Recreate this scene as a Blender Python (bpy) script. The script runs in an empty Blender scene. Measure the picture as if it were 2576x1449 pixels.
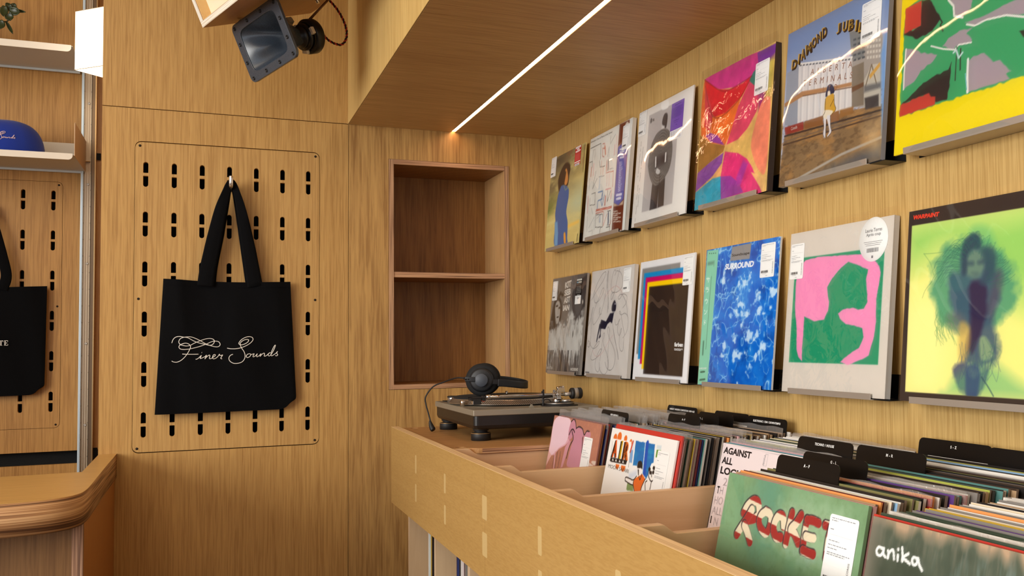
import bpy, math, random
import numpy as np
from mathutils import Vector, Matrix
random.seed(7)
S = bpy.context.scene
COL = S.collection

# ---------------------------------------------------------------- camera
cam_d = bpy.data.cameras.new('camera')
cam = bpy.data.objects.new('camera', cam_d)
COL.objects.link(cam)
R_, U_, F_ = Vector((.91795528, -.39652903, -.01108315)), Vector((-.00692634, -.04395703, .99900941)), Vector((.39662341, .9169692, .04309708))
cam.matrix_world = Matrix(((R_.x, U_.x, -F_.x, -1.0990), (R_.y, U_.y, -F_.y, -3.1928), (R_.z, U_.z, -F_.z, 1.3404), (0, 0, 0, 1)))
cam_d.sensor_width = 36
cam_d.lens = 2420.03 / 2576 * 36
cam_d.shift_x = -269.56 / 2576
cam_d.shift_y = 28.2 / 2576
cam_d.clip_start = .05
S.camera = cam

# ---------------------------------------------------------------- colour management, world, large lights
S.view_settings.view_transform = 'Standard'
S.view_settings.look = 'None'
S.view_settings.exposure = 0.05
S.view_settings.gamma = 1
S.view_settings.use_curve_mapping = False
S.cycles.transparent_max_bounces = 24
S.cycles.max_bounces = 8
W = bpy.data.worlds.new('world'); S.world = W; W.use_nodes = True
W.node_tree.nodes['Background'].inputs[0].default_value = (.62, .78, 1, 1)
W.node_tree.nodes['Background'].inputs[1].default_value = 1.0

def area(name, loc, target, sx, sy, power, col, spread=180):
    l = bpy.data.lights.new(name, 'AREA'); l.shape = 'RECTANGLE'; l.size = sx; l.size_y = sy
    l.energy = power; l.color = col; l.spread = math.radians(spread)
    o = bpy.data.objects.new(name, l); COL.objects.link(o); o.location = loc
    o.rotation_euler = (Vector(target) - Vector(loc)).to_track_quat('-Z', 'Y').to_euler()
    return o
# daylight through the shop windows: left wall (X=-5) and rear wall (Y=-7)
area('window_light', (-4.95, -3.3, 1.95), (0, -2.6, 1.3), 3.4, 1.9, 222, (1, .98, .94))
area('window_light', (-2.6, -6.9, 1.9), (-1.0, 0, 1.3), 3.4, 2.0, 9, (.93, .97, 1))
# warm ceiling light of the room
area('ceiling_light', (-2.3, -2.2, 2.96), (-2.3, -2.2, 0), 1.4, 2.2, 24, (1, .84, .64))

# ---------------------------------------------------------------- helpers
def lin(c):
    return tuple((x / 12.92 if x <= .04045 else ((x + .055) / 1.055) ** 2.4) for x in c)
def rgb(r, g, b): return lin((r / 255, g / 255, b / 255))
def linarr(a):
    a = np.clip(a, 0, 1)
    return np.where(a <= .04045, a / 12.92, ((a + .055) / 1.055) ** 2.4)

def tag(o, label=None, cat=None, group=None, kind=None):
    if label: o['label'] = label
    if cat: o['category'] = cat
    if group: o['group'] = group
    if kind: o['kind'] = kind
    return o
def empty(name, loc=(0, 0, 0), label=None, cat=None, group=None, mat=None):
    o = bpy.data.objects.new(name, None); COL.objects.link(o)
    o.empty_display_size = .05
    if mat is not None: o.matrix_world = mat
    else: o.location = loc
    return tag(o, label, cat, group)

class MB:
    def __init__(s): s.v = []; s.f = []; s.m = []; s.c = []; s.s = []
    def add(s, vs, fs, mi=0, col=None, smooth=False):
        n = len(s.v); s.v += [tuple(p) for p in vs]
        s.f += [tuple(i + n for i in f) for f in fs]; s.m += [mi] * len(fs); s.s += [smooth] * len(fs)
        s.c += [col or (1, 1, 1)] * len(vs)
        return s
    def box(s, x0, x1, y0, y1, z0, z1, mi=0, M=None, col=None):
        vs = [Vector((x, y, z)) for z in (z0, z1) for y in (y0, y1) for x in (x0, x1)]
        if M is not None: vs = [M @ p for p in vs]
        return s.add(vs, [(0, 2, 3, 1), (4, 5, 7, 6), (0, 1, 5, 4), (2, 6, 7, 3), (0, 4, 6, 2), (1, 3, 7, 5)], mi, col)
    def prism(s, poly, a, b, ax=2, mi=0, M=None):
        """poly: 2D outline; extruded from a to b along axis ax (the other two axes in order)"""
        def mk(p, t):
            q = [0, 0, 0]; o = [i for i in range(3) if i != ax]; q[o[0]] = p[0]; q[o[1]] = p[1]; q[ax] = t
            q = Vector(q); return M @ q if M is not None else q
        n = len(poly)
        vs = [mk(p, a) for p in poly] + [mk(p, b) for p in poly]
        fs = [tuple(range(n))[::-1], tuple(range(n, 2 * n))] + [(i, (i + 1) % n, (i + 1) % n + n, i + n) for i in range(n)]
        return s.add(vs, fs, mi)
    def tube(s, pts, r, seg=10, mi=0, col=None, caps=True, flat=1.0):
        pts = [Vector(p) for p in pts]; n = len(pts)
        rr = r if isinstance(r, (list, tuple)) else [r] * n
        vs = []; prev = None
        for i, p in enumerate(pts):
            t = (pts[min(i + 1, n - 1)] - pts[max(i - 1, 0)]).normalized()
            if prev is None:
                a = Vector((0, 0, 1)) if abs(t.z) < .9 else Vector((1, 0, 0)); nrm = t.cross(a).normalized()
            else:
                nrm = (prev - t * prev.dot(t)).normalized()
            prev = nrm; b = t.cross(nrm)
            for k in range(seg):
                th = 2 * math.pi * k / seg
                vs.append(p + (nrm * math.cos(th) + b * math.sin(th) * flat) * rr[i])
        fs = [(i * seg + k, i * seg + (k + 1) % seg, (i + 1) * seg + (k + 1) % seg, (i + 1) * seg + k) for i in range(n - 1) for k in range(seg)]
        s.add(vs, fs, mi, col, True)
        if caps:
            n0 = len(s.v) - len(vs)
            s.f += [tuple(n0 + k for k in range(seg))[::-1], tuple(n0 + (n - 1) * seg + k for k in range(seg))]; s.m += [mi] * 2; s.s += [False] * 2
        return s
    def lathe(s, prof, seg=32, M=None, mi=0, smooth=True, caps=True):
        """prof: (radius, height) along local +z"""
        vs = [Vector((r * math.cos(2 * math.pi * k / seg), r * math.sin(2 * math.pi * k / seg), h)) for r, h in prof for k in range(seg)]
        if M is not None: vs = [M @ p for p in vs]
        n = len(prof)
        fs = [(i * seg + k, i * seg + (k + 1) % seg, (i + 1) * seg + (k + 1) % seg, (i + 1) * seg + k) for i in range(n - 1) for k in range(seg)]
        s.add(vs, fs, mi, None, smooth)
        if caps:
            n0 = len(s.v) - len(vs)
            s.f += [tuple(n0 + k for k in range(seg))[::-1], tuple(n0 + (n - 1) * seg + k for k in range(seg))]; s.m += [mi] * 2; s.s += [False] * 2
        return s
    def grid(s, fn, nu, nv, mi=0, smooth=True):
        vs = [fn(i / nu, j / nv) for j in range(nv + 1) for i in range(nu + 1)]
        fs = [(j * (nu + 1) + i, j * (nu + 1) + i + 1, (j + 1) * (nu + 1) + i + 1, (j + 1) * (nu + 1) + i) for j in range(nv) for i in range(nu)]
        return s.add(vs, fs, mi, None, smooth)
    def build(s, name, mats, parent=None, bevel=0, seg=2, label=None, colattr=False):
        me = bpy.data.meshes.new(name); me.from_pydata(s.v, [], s.f); 
        mats = mats if isinstance(mats, (list, tuple)) else [mats]
        for m in mats: me.materials.append(m)
        me.polygons.foreach_set('material_index', s.m); me.polygons.foreach_set('use_smooth', s.s)
        if colattr:
            at = me.color_attributes.new('Col', 'FLOAT_COLOR', 'POINT')
            at.data.foreach_set('color', np.array([(c[0], c[1], c[2], 1) for c in s.c], dtype=np.float32).ravel())
        me.update()
        o = bpy.data.objects.new(name, me); COL.objects.link(o)
        if parent is not None: o.parent = parent
        if bevel:
            b = o.modifiers.new('bevel', 'BEVEL'); b.width = bevel; b.segments = seg; b.limit_method = 'ANGLE'; b.angle_limit = math.radians(40)
        if label: o['label'] = label
        return o

def catmull(P, n=8, closed=False):
    P = [Vector(p if len(p) == 3 else (p[0], p[1], 0)) for p in P]
    out = []; m = len(P)
    rng = range(m) if closed else range(m - 1)
    for i in rng:
        a = P[(i - 1) % m] if closed or i else P[0] * 2 - P[1]
        b = P[i]; c = P[(i + 1) % m]
        d = P[(i + 2) % m] if closed or i + 2 < m else P[-1] * 2 - P[-2]
        for k in range(n):
            t = k / n
            out.append(.5 * ((2 * b) + (c - a) * t + (2 * a - 5 * b + 4 * c - d) * t * t + (3 * b - a - 3 * c + d) * t ** 3))
    if not closed: out.append(P[-1])
    return out

def rrect(x0, x1, y0, y1, r, n=5):
    pts = []
    for cx, cy, a0 in ((x1 - r, y0 + r, -90), (x1 - r, y1 - r, 0), (x0 + r, y1 - r, 90), (x0 + r, y0 + r, 180)):
        for k in range(n + 1):
            a = math.radians(a0 + 90 * k / n); pts.append((cx + r * math.cos(a), cy + r * math.sin(a)))
    return pts

def holed(outlines, depth, bev=0.0):
    """2D outlines (first outer, rest holes) -> verts, faces of a slab from z=0 to z=depth"""
    cu = bpy.data.curves.new('tmp', 'CURVE'); cu.dimensions = '2D'; cu.fill_mode = 'BOTH'
    cu.extrude = depth / 2; cu.bevel_depth = bev; cu.bevel_resolution = 0
    for ol in outlines:
        sp = cu.splines.new('POLY'); sp.points.add(len(ol) - 1)
        for i, p in enumerate(ol): sp.points[i].co = (p[0], p[1], 0, 1)
        sp.use_cyclic_u = True
    o = bpy.data.objects.new('tmp', cu); COL.objects.link(o)
    dg = bpy.context.evaluated_depsgraph_get(); dg.update()
    me = bpy.data.meshes.new_from_object(o.evaluated_get(dg))
    vs = [(v.co.x, v.co.y, v.co.z + depth / 2) for v in me.vertices]; fs = [tuple(p.vertices) for p in me.polygons]
    bpy.data.objects.remove(o); bpy.data.meshes.remove(me); bpy.data.curves.remove(cu)
    return vs, fs

_tc = {}
def text_mesh(t, bold=0.0, shear=0.0, sp=1.0):
    k = (t, bold, shear, sp)
    if k in _tc: return _tc[k]
    cu = bpy.data.curves.new('tmp', 'FONT'); cu.body = t; cu.size = 1; cu.offset = bold; cu.shear = shear; cu.space_character = sp
    cu.resolution_u = 3; cu.fill_mode = 'FRONT'
    o = bpy.data.objects.new('tmp', cu); COL.objects.link(o)
    dg = bpy.context.evaluated_depsgraph_get(); dg.update()
    me = bpy.data.meshes.new_from_object(o.evaluated_get(dg))
    vs = [(v.co.x, v.co.y) for v in me.vertices]; fs = [tuple(p.vertices) for p in me.polygons]
    bpy.data.objects.remove(o); bpy.data.meshes.remove(me); bpy.data.curves.remove(cu)
    xs = [p[0] for p in vs]; ys = [p[1] for p in vs]
    x0, x1, y0, y1 = min(xs), max(xs), min(ys), max(ys)
    vs = [((x - x0) / (x1 - x0), (y - y0) / (y1 - y0)) for x, y in vs]
    _tc[k] = (vs, fs, (x1 - x0) / (y1 - y0)); return _tc[k]

# ---------------------------------------------------------------- materials
def newmat(name):
    m = bpy.data.materials.new(name); m.use_nodes = True
    return m, m.node_tree.nodes, m.node_tree.links, m.node_tree.nodes['Principled BSDF']
def plain(name, col, rough=.5, metal=0, coat=0, spec=.5, bump=0, bscale=300, sheen=0):
    m, N, L, B = newmat(name)
    B.inputs['Base Color'].default_value = (*col, 1); B.inputs['Roughness'].default_value = rough
    B.inputs['Metallic'].default_value = metal; B.inputs['Coat Weight'].default_value = coat
    B.inputs['Specular IOR Level'].default_value = spec; B.inputs['Sheen Weight'].default_value = sheen
    tc = N.new('ShaderNodeTexCoord'); nz = N.new('ShaderNodeTexNoise'); nz.inputs['Scale'].default_value = bscale
    L.new(tc.outputs['Object'], nz.inputs['Vector'])
    mr = N.new('ShaderNodeMapRange'); mr.inputs['To Min'].default_value = rough * .9; mr.inputs['To Max'].default_value = min(1, rough * 1.12)
    L.new(nz.outputs['Fac'], mr.inputs['Value']); L.new(mr.outputs[0], B.inputs['Roughness'])
    if bump:
        b = N.new('ShaderNodeBump'); b.inputs['Strength'].default_value = bump; b.inputs['Distance'].default_value = .001
        L.new(nz.outputs['Fac'], b.inputs['Height']); L.new(b.outputs[0], B.inputs['Normal'])
    return m
def wood(name, light, dark, axis='z', fine=260, along=8, tone=9, rough=.42, contrast=1.0, cath=0.0, seed=0.0, coat=0.0):
    """oak veneer: fine pores stretched along `axis`, slow tone bands, optional cathedral figure"""
    m, N, L, B = newmat(name)
    tc = N.new('ShaderNodeTexCoord')
    def mapped(across, al, off=0):
        mp = N.new('ShaderNodeMapping'); sc = [across] * 3; sc['xyz'.index(axis)] = al
        mp.inputs['Scale'].default_value = sc; mp.inputs['Location'].default_value = (seed + off, seed * 1.7 + off, seed * .6)
        L.new(tc.outputs['Object'], mp.inputs['Vector']); return mp
    n1 = N.new('ShaderNodeTexNoise'); n1.inputs['Scale'].default_value = 1; n1.inputs['Detail'].default_value = 3; n1.inputs['Distortion'].default_value = .4
    L.new(mapped(fine, along).outputs[0], n1.inputs['Vector'])
    n2 = N.new('ShaderNodeTexNoise'); n2.inputs['Scale'].default_value = 1; n2.inputs['Detail'].default_value = 4; n2.inputs['Distortion'].default_value = .6 + cath * 2
    L.new(mapped(tone, .35 + cath, 3.1).outputs[0], n2.inputs['Vector'])
    n3 = N.new('ShaderNodeTexNoise'); n3.inputs['Scale'].default_value = 1; n3.inputs['Detail'].default_value = 2; n3.inputs['Distortion'].default_value = .8
    L.new(mapped(95, 1.2, 7.7).outputs[0], n3.inputs['Vector'])
    r1 = N.new('ShaderNodeValToRGB'); r1.color_ramp.elements[0].position = .36; r1.color_ramp.elements[1].position = .58
    L.new(n1.outputs['Fac'], r1.inputs[0])
    def math_(op, a, b):
        q = N.new('ShaderNodeMath'); q.operation = op
        for i, x in enumerate((a, b)):
            if hasattr(x, 'links'): L.new(x, q.inputs[i])
            else: q.inputs[i].default_value = x
        return q.outputs[0]
    f = math_('ADD', math_('MULTIPLY', r1.outputs[0], .33 * contrast), math_('MULTIPLY', n2.outputs['Fac'], .36 * contrast))
    f = math_('ADD', f, math_('MULTIPLY', n3.outputs['Fac'], .42 * contrast))
    if cath:
        wv = N.new('ShaderNodeTexWave'); wv.bands_direction = 'DIAGONAL'; wv.inputs['Scale'].default_value = 1; wv.inputs['Distortion'].default_value = 5; wv.inputs['Detail'].default_value = 2
        wv.inputs['Detail Scale'].default_value = .5
        L.new(mapped(9, 1.1, 1.3).outputs[0], wv.inputs['Vector'])
        f = math_('ADD', f, math_('MULTIPLY', wv.outputs['Fac'], .3 * cath))
    f = math_('SUBTRACT', f, .09 * contrast + .1 * cath + (1 - contrast) * -.45)
    mx = N.new('ShaderNodeMix'); mx.data_type = 'RGBA'
    mx.inputs['A'].default_value = (*dark, 1); mx.inputs['B'].default_value = (*light, 1)
    L.new(f, mx.inputs['Factor']); L.new(mx.outputs['Result'], B.inputs['Base Color'])
    B.inputs['Roughness'].default_value = rough; B.inputs['Coat Weight'].default_value = coat; B.inputs['Coat Roughness'].default_value = .25
    B.inputs['Specular IOR Level'].default_value = .35
    bp = N.new('ShaderNodeBump'); bp.inputs['Strength'].default_value = .12; bp.inputs['Distance'].default_value = .0006
    L.new(n1.outputs['Fac'], bp.inputs['Height']); L.new(bp.outputs[0], B.inputs['Normal'])
    return m
def ply(name, cols, axis='z', freq=210, al=5, rough=.55, seed=0.0):
    """plywood edge: thin random layers stacked along `axis`"""
    m, N, L, B = newmat(name)
    tc = N.new('ShaderNodeTexCoord'); mp = N.new('ShaderNodeMapping'); sc = [al] * 3; sc['xyz'.index(axis)] = freq
    mp.inputs['Scale'].default_value = sc; mp.inputs['Location'].default_value = (seed, seed, seed)
    L.new(tc.outputs['Object'], mp.inputs['Vector'])
    nz = N.new('ShaderNodeTexNoise'); nz.inputs['Scale'].default_value = 1; nz.inputs['Detail'].default_value = 1.5
    L.new(mp.outputs[0], nz.inputs['Vector'])
    r = N.new('ShaderNodeValToRGB'); e = r.color_ramp.elements
    e[0].position = .33; e[0].color = (*cols[0], 1); e[1].position = .66; e[1].color = (*cols[2], 1)
    x = e.new(.48); x.color = (*cols[1], 1)
    L.new(nz.outputs['Fac'], r.inputs[0]); L.new(r.outputs[0], B.inputs['Base Color']); B.inputs['Roughness'].default_value = rough
    return m

OAK_L, OAK_D = rgb(212, 169, 102), rgb(152, 108, 54)
M_wall = wood('oak_wall', OAK_L, OAK_D, 'z', seed=1)
M_wall2 = wood('oak_wall_upper', OAK_L, OAK_D, 'z', seed=5.3)
M_wall3 = wood('oak_wall_alcove', OAK_L, rgb(132, 90, 46), 'z', fine=170, seed=9.1, cath=.35)
M_right = wood('oak_wall_right', rgb(222, 188, 122), rgb(162, 124, 66), 'z', seed=12.2)
M_right2 = wood('oak_wall_right_panel', rgb(222, 188, 122), rgb(162, 124, 66), 'z', seed=22.2)
M_recess = wood('oak_wall_recess', rgb(208, 158, 90), rgb(144, 98, 46), 'z', seed=15.7)
M_sofL = wood('oak_soffit_side', rgb(228, 196, 128), rgb(176, 138, 76), 'z', seed=18.4)
M_sofB = wood('oak_soffit_under', rgb(218, 180, 118), rgb(156, 116, 68), 'x', seed=20.6)
M_sofB2 = wood('oak_soffit_under_panel', rgb(212, 174, 114), rgb(154, 114, 68), 'x', seed=31.6)
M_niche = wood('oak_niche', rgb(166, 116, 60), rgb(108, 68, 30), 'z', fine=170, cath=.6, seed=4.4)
M_counter = wood('oak_counter_top', rgb(224, 180, 108), rgb(188, 140, 76), 'x', seed=2.2, rough=.35)
M_panelC = wood('veneer_counter_side', rgb(186, 124, 62), rgb(158, 98, 44), 'z', fine=120, contrast=.6, seed=6.1)
M_panelF = wood('veneer_counter_front', rgb(150, 112, 72), rgb(104, 72, 44), 'z', seed=7.9)
M_front = wood('oak_bin_front', rgb(194, 156, 94), rgb(164, 124, 66), 'y', fine=330, along=42, tone=10, contrast=.75, seed=8.8, rough=.5)
M_birch = wood('birch_divider', rgb(230, 194, 150), rgb(214, 172, 126), 'x', fine=70, along=6, tone=6, contrast=.7, seed=3.3, cath=.3)
M_birch2 = wood('birch_pale', rgb(224, 196, 158), rgb(202, 168, 128), 'z', fine=70, along=6, contrast=.6, seed=3.9)
M_plat = wood('oak_platform', rgb(204, 156, 100), rgb(158, 112, 66), 'x', fine=140, seed=11.3)
M_plyH = ply('ply_edge_horizontal', (rgb(110, 74, 50), rgb(176, 130, 94), rgb(208, 166, 124)), 'z', 330)
M_plyC = ply('ply_edge_counter', (rgb(96, 62, 38), rgb(164, 118, 76), rgb(206, 164, 118)), 'z', 240, 3, seed=2)
M_plyX = ply('ply_edge_x', (rgb(126, 88, 62), rgb(186, 144, 110), rgb(214, 176, 138)), 'x', 420)
M_plyY = ply('ply_edge_y', (rgb(170, 130, 92), rgb(216, 180, 136), rgb(236, 206, 166)), 'y', 420)
M_rim = ply('ply_rim', (rgb(218, 180, 128), rgb(232, 196, 144), rgb(242, 210, 160)), 'x', 260, 4)
M_black = plain('black_void', rgb(10, 9, 8), .9)
M_gap = plain('dark_gap', rgb(40, 26, 14), .9)
M_blkmet = plain('black_steel', rgb(26, 25, 26), .45, .4)
M_steel = plain('brushed_steel', rgb(190, 182, 172), .42, .65, bump=.1)
M_alu = plain('anodised_aluminium', rgb(206, 200, 194), .32, .85)
M_chrome = plain('chrome', rgb(220, 216, 212), .12, 1)
M_brass = plain('brass_strip', rgb(196, 160, 110), .3, .8)
M_cream = plain('cream_powder_coat', rgb(232, 222, 206), .45)
M_floor = wood('floor_boards', rgb(112, 88, 66), rgb(80, 60, 44), 'y', seed=40)
M_white = plain('white_paint', rgb(226, 220, 210), .8)
M_paper = plain('white_label', rgb(238, 238, 236), .5)
M_ink = plain('black_ink', rgb(28, 26, 26), .6)
M_greyink = plain('grey_ink', rgb(120, 120, 124), .6)

def print_mat(name, rough=.32, coat=.0):
    m, N, L, B = newmat(name)
    a = N.new('ShaderNodeVertexColor'); a.layer_name = 'Col'
    L.new(a.outputs['Color'], B.inputs['Base Color']); B.inputs['Roughness'].default_value = rough
    B.inputs['Coat Weight'].default_value = coat; B.inputs['Coat Roughness'].default_value = .06
    return m
M_print = print_mat('printed_card', .35, .25)
M_gloss = print_mat('printed_card_gloss', .22, .9)

def film(name, rough=.03, base=.04, wr=.25, sc=14, tint=(1, 1, 1)):
    m, N, L, B = newmat(name); N.remove(B)
    out = N['Material Output']
    tr = N.new('ShaderNodeBsdfTransparent'); tr.inputs[0].default_value = (*tint, 1)
    gl = N.new('ShaderNodeBsdfGlossy'); gl.inputs['Roughness'].default_value = rough
    fr = N.new('ShaderNodeFresnel'); fr.inputs['IOR'].default_value = 1.45
    ad = N.new('ShaderNodeMath'); ad.operation = 'ADD'; ad.inputs[1].default_value = base
    L.new(fr.outputs[0], ad.inputs[0])
    mx = N.new('ShaderNodeMixShader'); L.new(ad.outputs[0], mx.inputs[0]); L.new(tr.outputs[0], mx.inputs[1]); L.new(gl.outputs[0], mx.inputs[2])
    tc = N.new('ShaderNodeTexCoord'); nz = N.new('ShaderNodeTexNoise'); nz.inputs['Scale'].default_value = sc; nz.inputs['Detail'].default_value = 2; nz.inputs['Distortion'].default_value = 1.2
    L.new(tc.outputs['Object'], nz.inputs['Vector'])
    bp = N.new('ShaderNodeBump'); bp.inputs['Strength'].default_value = wr; bp.inputs['Distance'].default_value = .004
    L.new(nz.outputs['Fac'], bp.inputs['Height']); L.new(bp.outputs[0], gl.inputs['Normal']); L.new(bp.outputs[0], fr.inputs['Normal'])
    L.new(mx.outputs[0], out.inputs[0]); return m
M_film = film('clear_sleeve', .035, .03, .03, 10)
M_filmw = film('wrinkled_sleeve', .05, .04, .36, 24)
M_filmb = film('poly_sleeve', .15, .10, .8, 60, (.97, .97, .97))
_N, _L = M_filmb.node_tree.nodes, M_filmb.node_tree.links
_df = _N.new('ShaderNodeBsdfDiffuse'); _df.inputs[0].default_value = (.85, .84, .84, 1); _m2 = _N.new('ShaderNodeMixShader'); _m2.inputs[0].default_value = .22
_tl = _N.new('ShaderNodeBsdfTranslucent'); _tl.inputs[0].default_value = (.85, .84, .84, 1); _m3 = _N.new('ShaderNodeMixShader'); _m3.inputs[0].default_value = .5
_o = _N['Material Output']; _src = _o.inputs[0].links[0].from_socket
_L.new(_df.outputs[0], _m3.inputs[1]); _L.new(_tl.outputs[0], _m3.inputs[2]); _L.new(_src, _m2.inputs[1]); _L.new(_m3.outputs[0], _m2.inputs[2]); _L.new(_m2.outputs[0], _o.inputs[0])
def emis(name, col, st):
    m, N, L, B = newmat(name)
    B.inputs['Base Color'].default_value = (*col, 1); B.inputs['Emission Color'].default_value = (*col, 1); B.inputs['Emission Strength'].default_value = st
    return m
# ================================================================ THE ROOM
def st(o): o['kind'] = 'structure'; return o
def slab_y(name, outlines, depth, y_front, mats, parent=None, bev=0):
    """vertical slab facing -Y whose outlines are given in (x, z)"""
    vs, fs = holed(outlines, depth, bev)
    b = MB(); b.add([(x, y_front + depth - z, y) for x, y, z in vs], fs); return b.build(name, mats, parent)
def rect(x0, x1, y0, y1): return [(x0, y0), (x1, y0), (x1, y1), (x0, y1)]

st(MB().box(-5, 0, -7, .95, -.05, 0).build('floor', M_floor))
st(MB().box(-5, 0.1, -7, .95, 3.0, 3.06).build('ceiling', M_white))
PZ0, PZ1 = 1.0245, 1.953
NX0, NX1, NZ0, NZ1 = -.541, -.131, 1.189, 1.948
# back wall: three oak panels with shadow gaps, openings for the pegboard and the niche
wb = st(slab_y('wall_back', [rect(-1.378, -.6706, 0, 2.0525), rrect(-1.2905, -.7595, PZ0 - .0015, PZ1 + .0015, .0185)], .018, 0, M_wall))
st(slab_y('upper_panel', [rect(-1.378, -.671, 2.0548, 3.0)], .018, 0, M_wall2, wb))
st(slab_y('alcove_panel', [rect(-.6692, 0, 0, 2.07), rect(NX0 - .001, NX1 + .001, NZ0 - .001, NZ1 + .001)], .018, 0, M_wall3, wb))
st(slab_y('backing', [rect(-1.376, 0, 0, 3.0), rect(NX0, NX1, NZ0, NZ1), rect(-1.275, -.775, 1.04, 1.94)], .012, .019, M_gap, wb))
b = MB().box(-1.28, -.77, .05, .055, 1.03, 1.95); b.box(-1.28, -1.275, .03, .05, 1.03, 1.95); b.box(-.775, -.77, .03, .05, 1.03, 1.95); b.box(-1.28, -.77, .03, .05, 1.03, 1.035); b.box(-1.28, -.77, .03, .05, 1.945, 1.95)
st(b.build('cavity', M_black, wb))
# right wall, two panels
wr = st(MB().box(0, .03, -1.1555, 0, 0, 2.06).build('wall_right', M_right))
st(MB().box(0, .03, -7, -1.1572, 0, 2.06).build('panel', M_right2, wr))
st(MB().box(.012, .04, -1.17, -1.14, 0, 2.06).build('backing', M_gap, wr))
# return wall beside the bar, recess wall behind the bar
st(MB().box(-1.376, -1.358, .031, .934, 0, 3.0).build('wall_recess_side', M_recess))
Y2 = .934
rc = st(slab_y('wall_recess', [rect(-5, -1.358, .9535, 3.0), rrect(-2.11, -1.5865, 1.0400, 1.9595, .0185)], .016, Y2, M_recess))
st(slab_y('lower_panel', [rect(-5, -1.358, 0, .9055)], .016, Y2, M_recess, rc))
st(slab_y('backing', [rect(-5, -1.358, 0, 3.0)], .01, Y2 + .04, M_black, rc))
# walls of the shop behind and left of the camera, with their windows
def windowed_wall(name, ax, pos, a0, a1, wa0, wa1, n):
    w = MB()
    def bx(p, q, z0, z1, t0=0, t1=.1, m=0):
        if ax == 'x': w.box(pos - t1, pos - t0, p, q, z0, z1, m)
        else: w.box(p, q, pos - t1, pos - t0, z0, z1, m)
    bx(a0, a1, 0, .9); bx(a0, a1, 2.9, 3.0); bx(a0, wa0, .9, 2.9); bx(wa1, a1, .9, 2.9)
    st(w.build(name, M_white))
    f = MB(); g = MB()
    for i in range(4):
        p = wa0 + (wa1 - wa0) * i / 3
        q0, q1 = max(wa0, p - .03), min(wa1, p + .03)
        (f.box(pos - .06, pos - .01, q0, q1, .9, 2.9) if ax == 'x' else f.box(q0, q1, pos - .06, pos - .01, .9, 2.9))
    for z in (.9, 2.85): (f.box(pos - .06, pos - .01, wa0, wa1, z, z + .05) if ax == 'x' else f.box(wa0, wa1, pos - .06, pos - .01, z, z + .05))
    (g.box(pos - .04, pos - .034, wa0, wa1, .9, 2.9) if ax == 'x' else g.box(wa0, wa1, pos - .04, pos - .034, .9, 2.9))
    wo = st(f.build('window_%d' % n, M_blkmet)); st(g.build('window_pane', M_film, wo))
windowed_wall('wall_left', 'x', -5, -7, .95, -5.1, -1.5, 1)
windowed_wall('wall_rear', 'y', -7, -5, 0, -4.4, -.8, 2)

# soffit over the record wall, with its recessed light line
SZ = 2.053
so = st(MB().box(-.6695, -.3325, -1.1490, -.0005, SZ, SZ + .018).build('trim_1', M_sofB))
b = MB().box(-.3195, -.0005, -1.1490, -.0005, SZ, SZ + .018)
st(b.build('underside', M_sofB, so))
b = MB().box(-.6695, -.3325, -7, -1.1502, SZ, SZ + .018); b.box(-.3195, -.0005, -7, -1.1502, SZ, SZ + .018)
st(b.build('underside', M_sofB2, so))
st(MB().box(-.672, -.6705, -7, -.0005, SZ + .0005, 3.0).build('side_panel', M_sofL, so))
st(MB().box(-.66, -.33, -7, 0, SZ + .03, SZ + .034).box(-.322, -.002, -7, 0, SZ + .03, SZ + .034).build('backing', M_gap, so))
led = empty('led_strip_light', (-.326, -.01, SZ + .006), 'long thin glowing light line recessed in the oak soffit above the records', 'light')
led_m = emis('led_glow', lin((1, .80, .62)), 19)
d = MB().box(-.3318, -.3202, -4.6, -.003, SZ + .003, SZ + .006).build('diffuser', led_m); d.parent = led; d.matrix_parent_inverse = led.matrix_world.inverted() if False else Matrix.Translation((.326, .01, -SZ - .006))
h = MB().box(-.3324, -.3319, -4.6, -.002, SZ + .001, SZ + .02).box(-.3201, -.3196, -4.6, -.002, SZ + .001, SZ + .02).box(-.3324, -.3196, -4.6, -.002, SZ + .02, SZ + .022).build('channel', M_alu)
h.parent = led; h.matrix_parent_inverse = Matrix.Translation((.326, .01, -SZ - .006))

def root(name, base, label, cat, group=None):
    """an Empty at the thing's base; returns it and a function that parents world-space parts to it"""
    e = empty(name, base, label, cat, group); inv = Matrix.Translation(-Vector(base))
    def put(o): o.parent = e; o.matrix_parent_inverse = inv; return o
    return e, put

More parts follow.
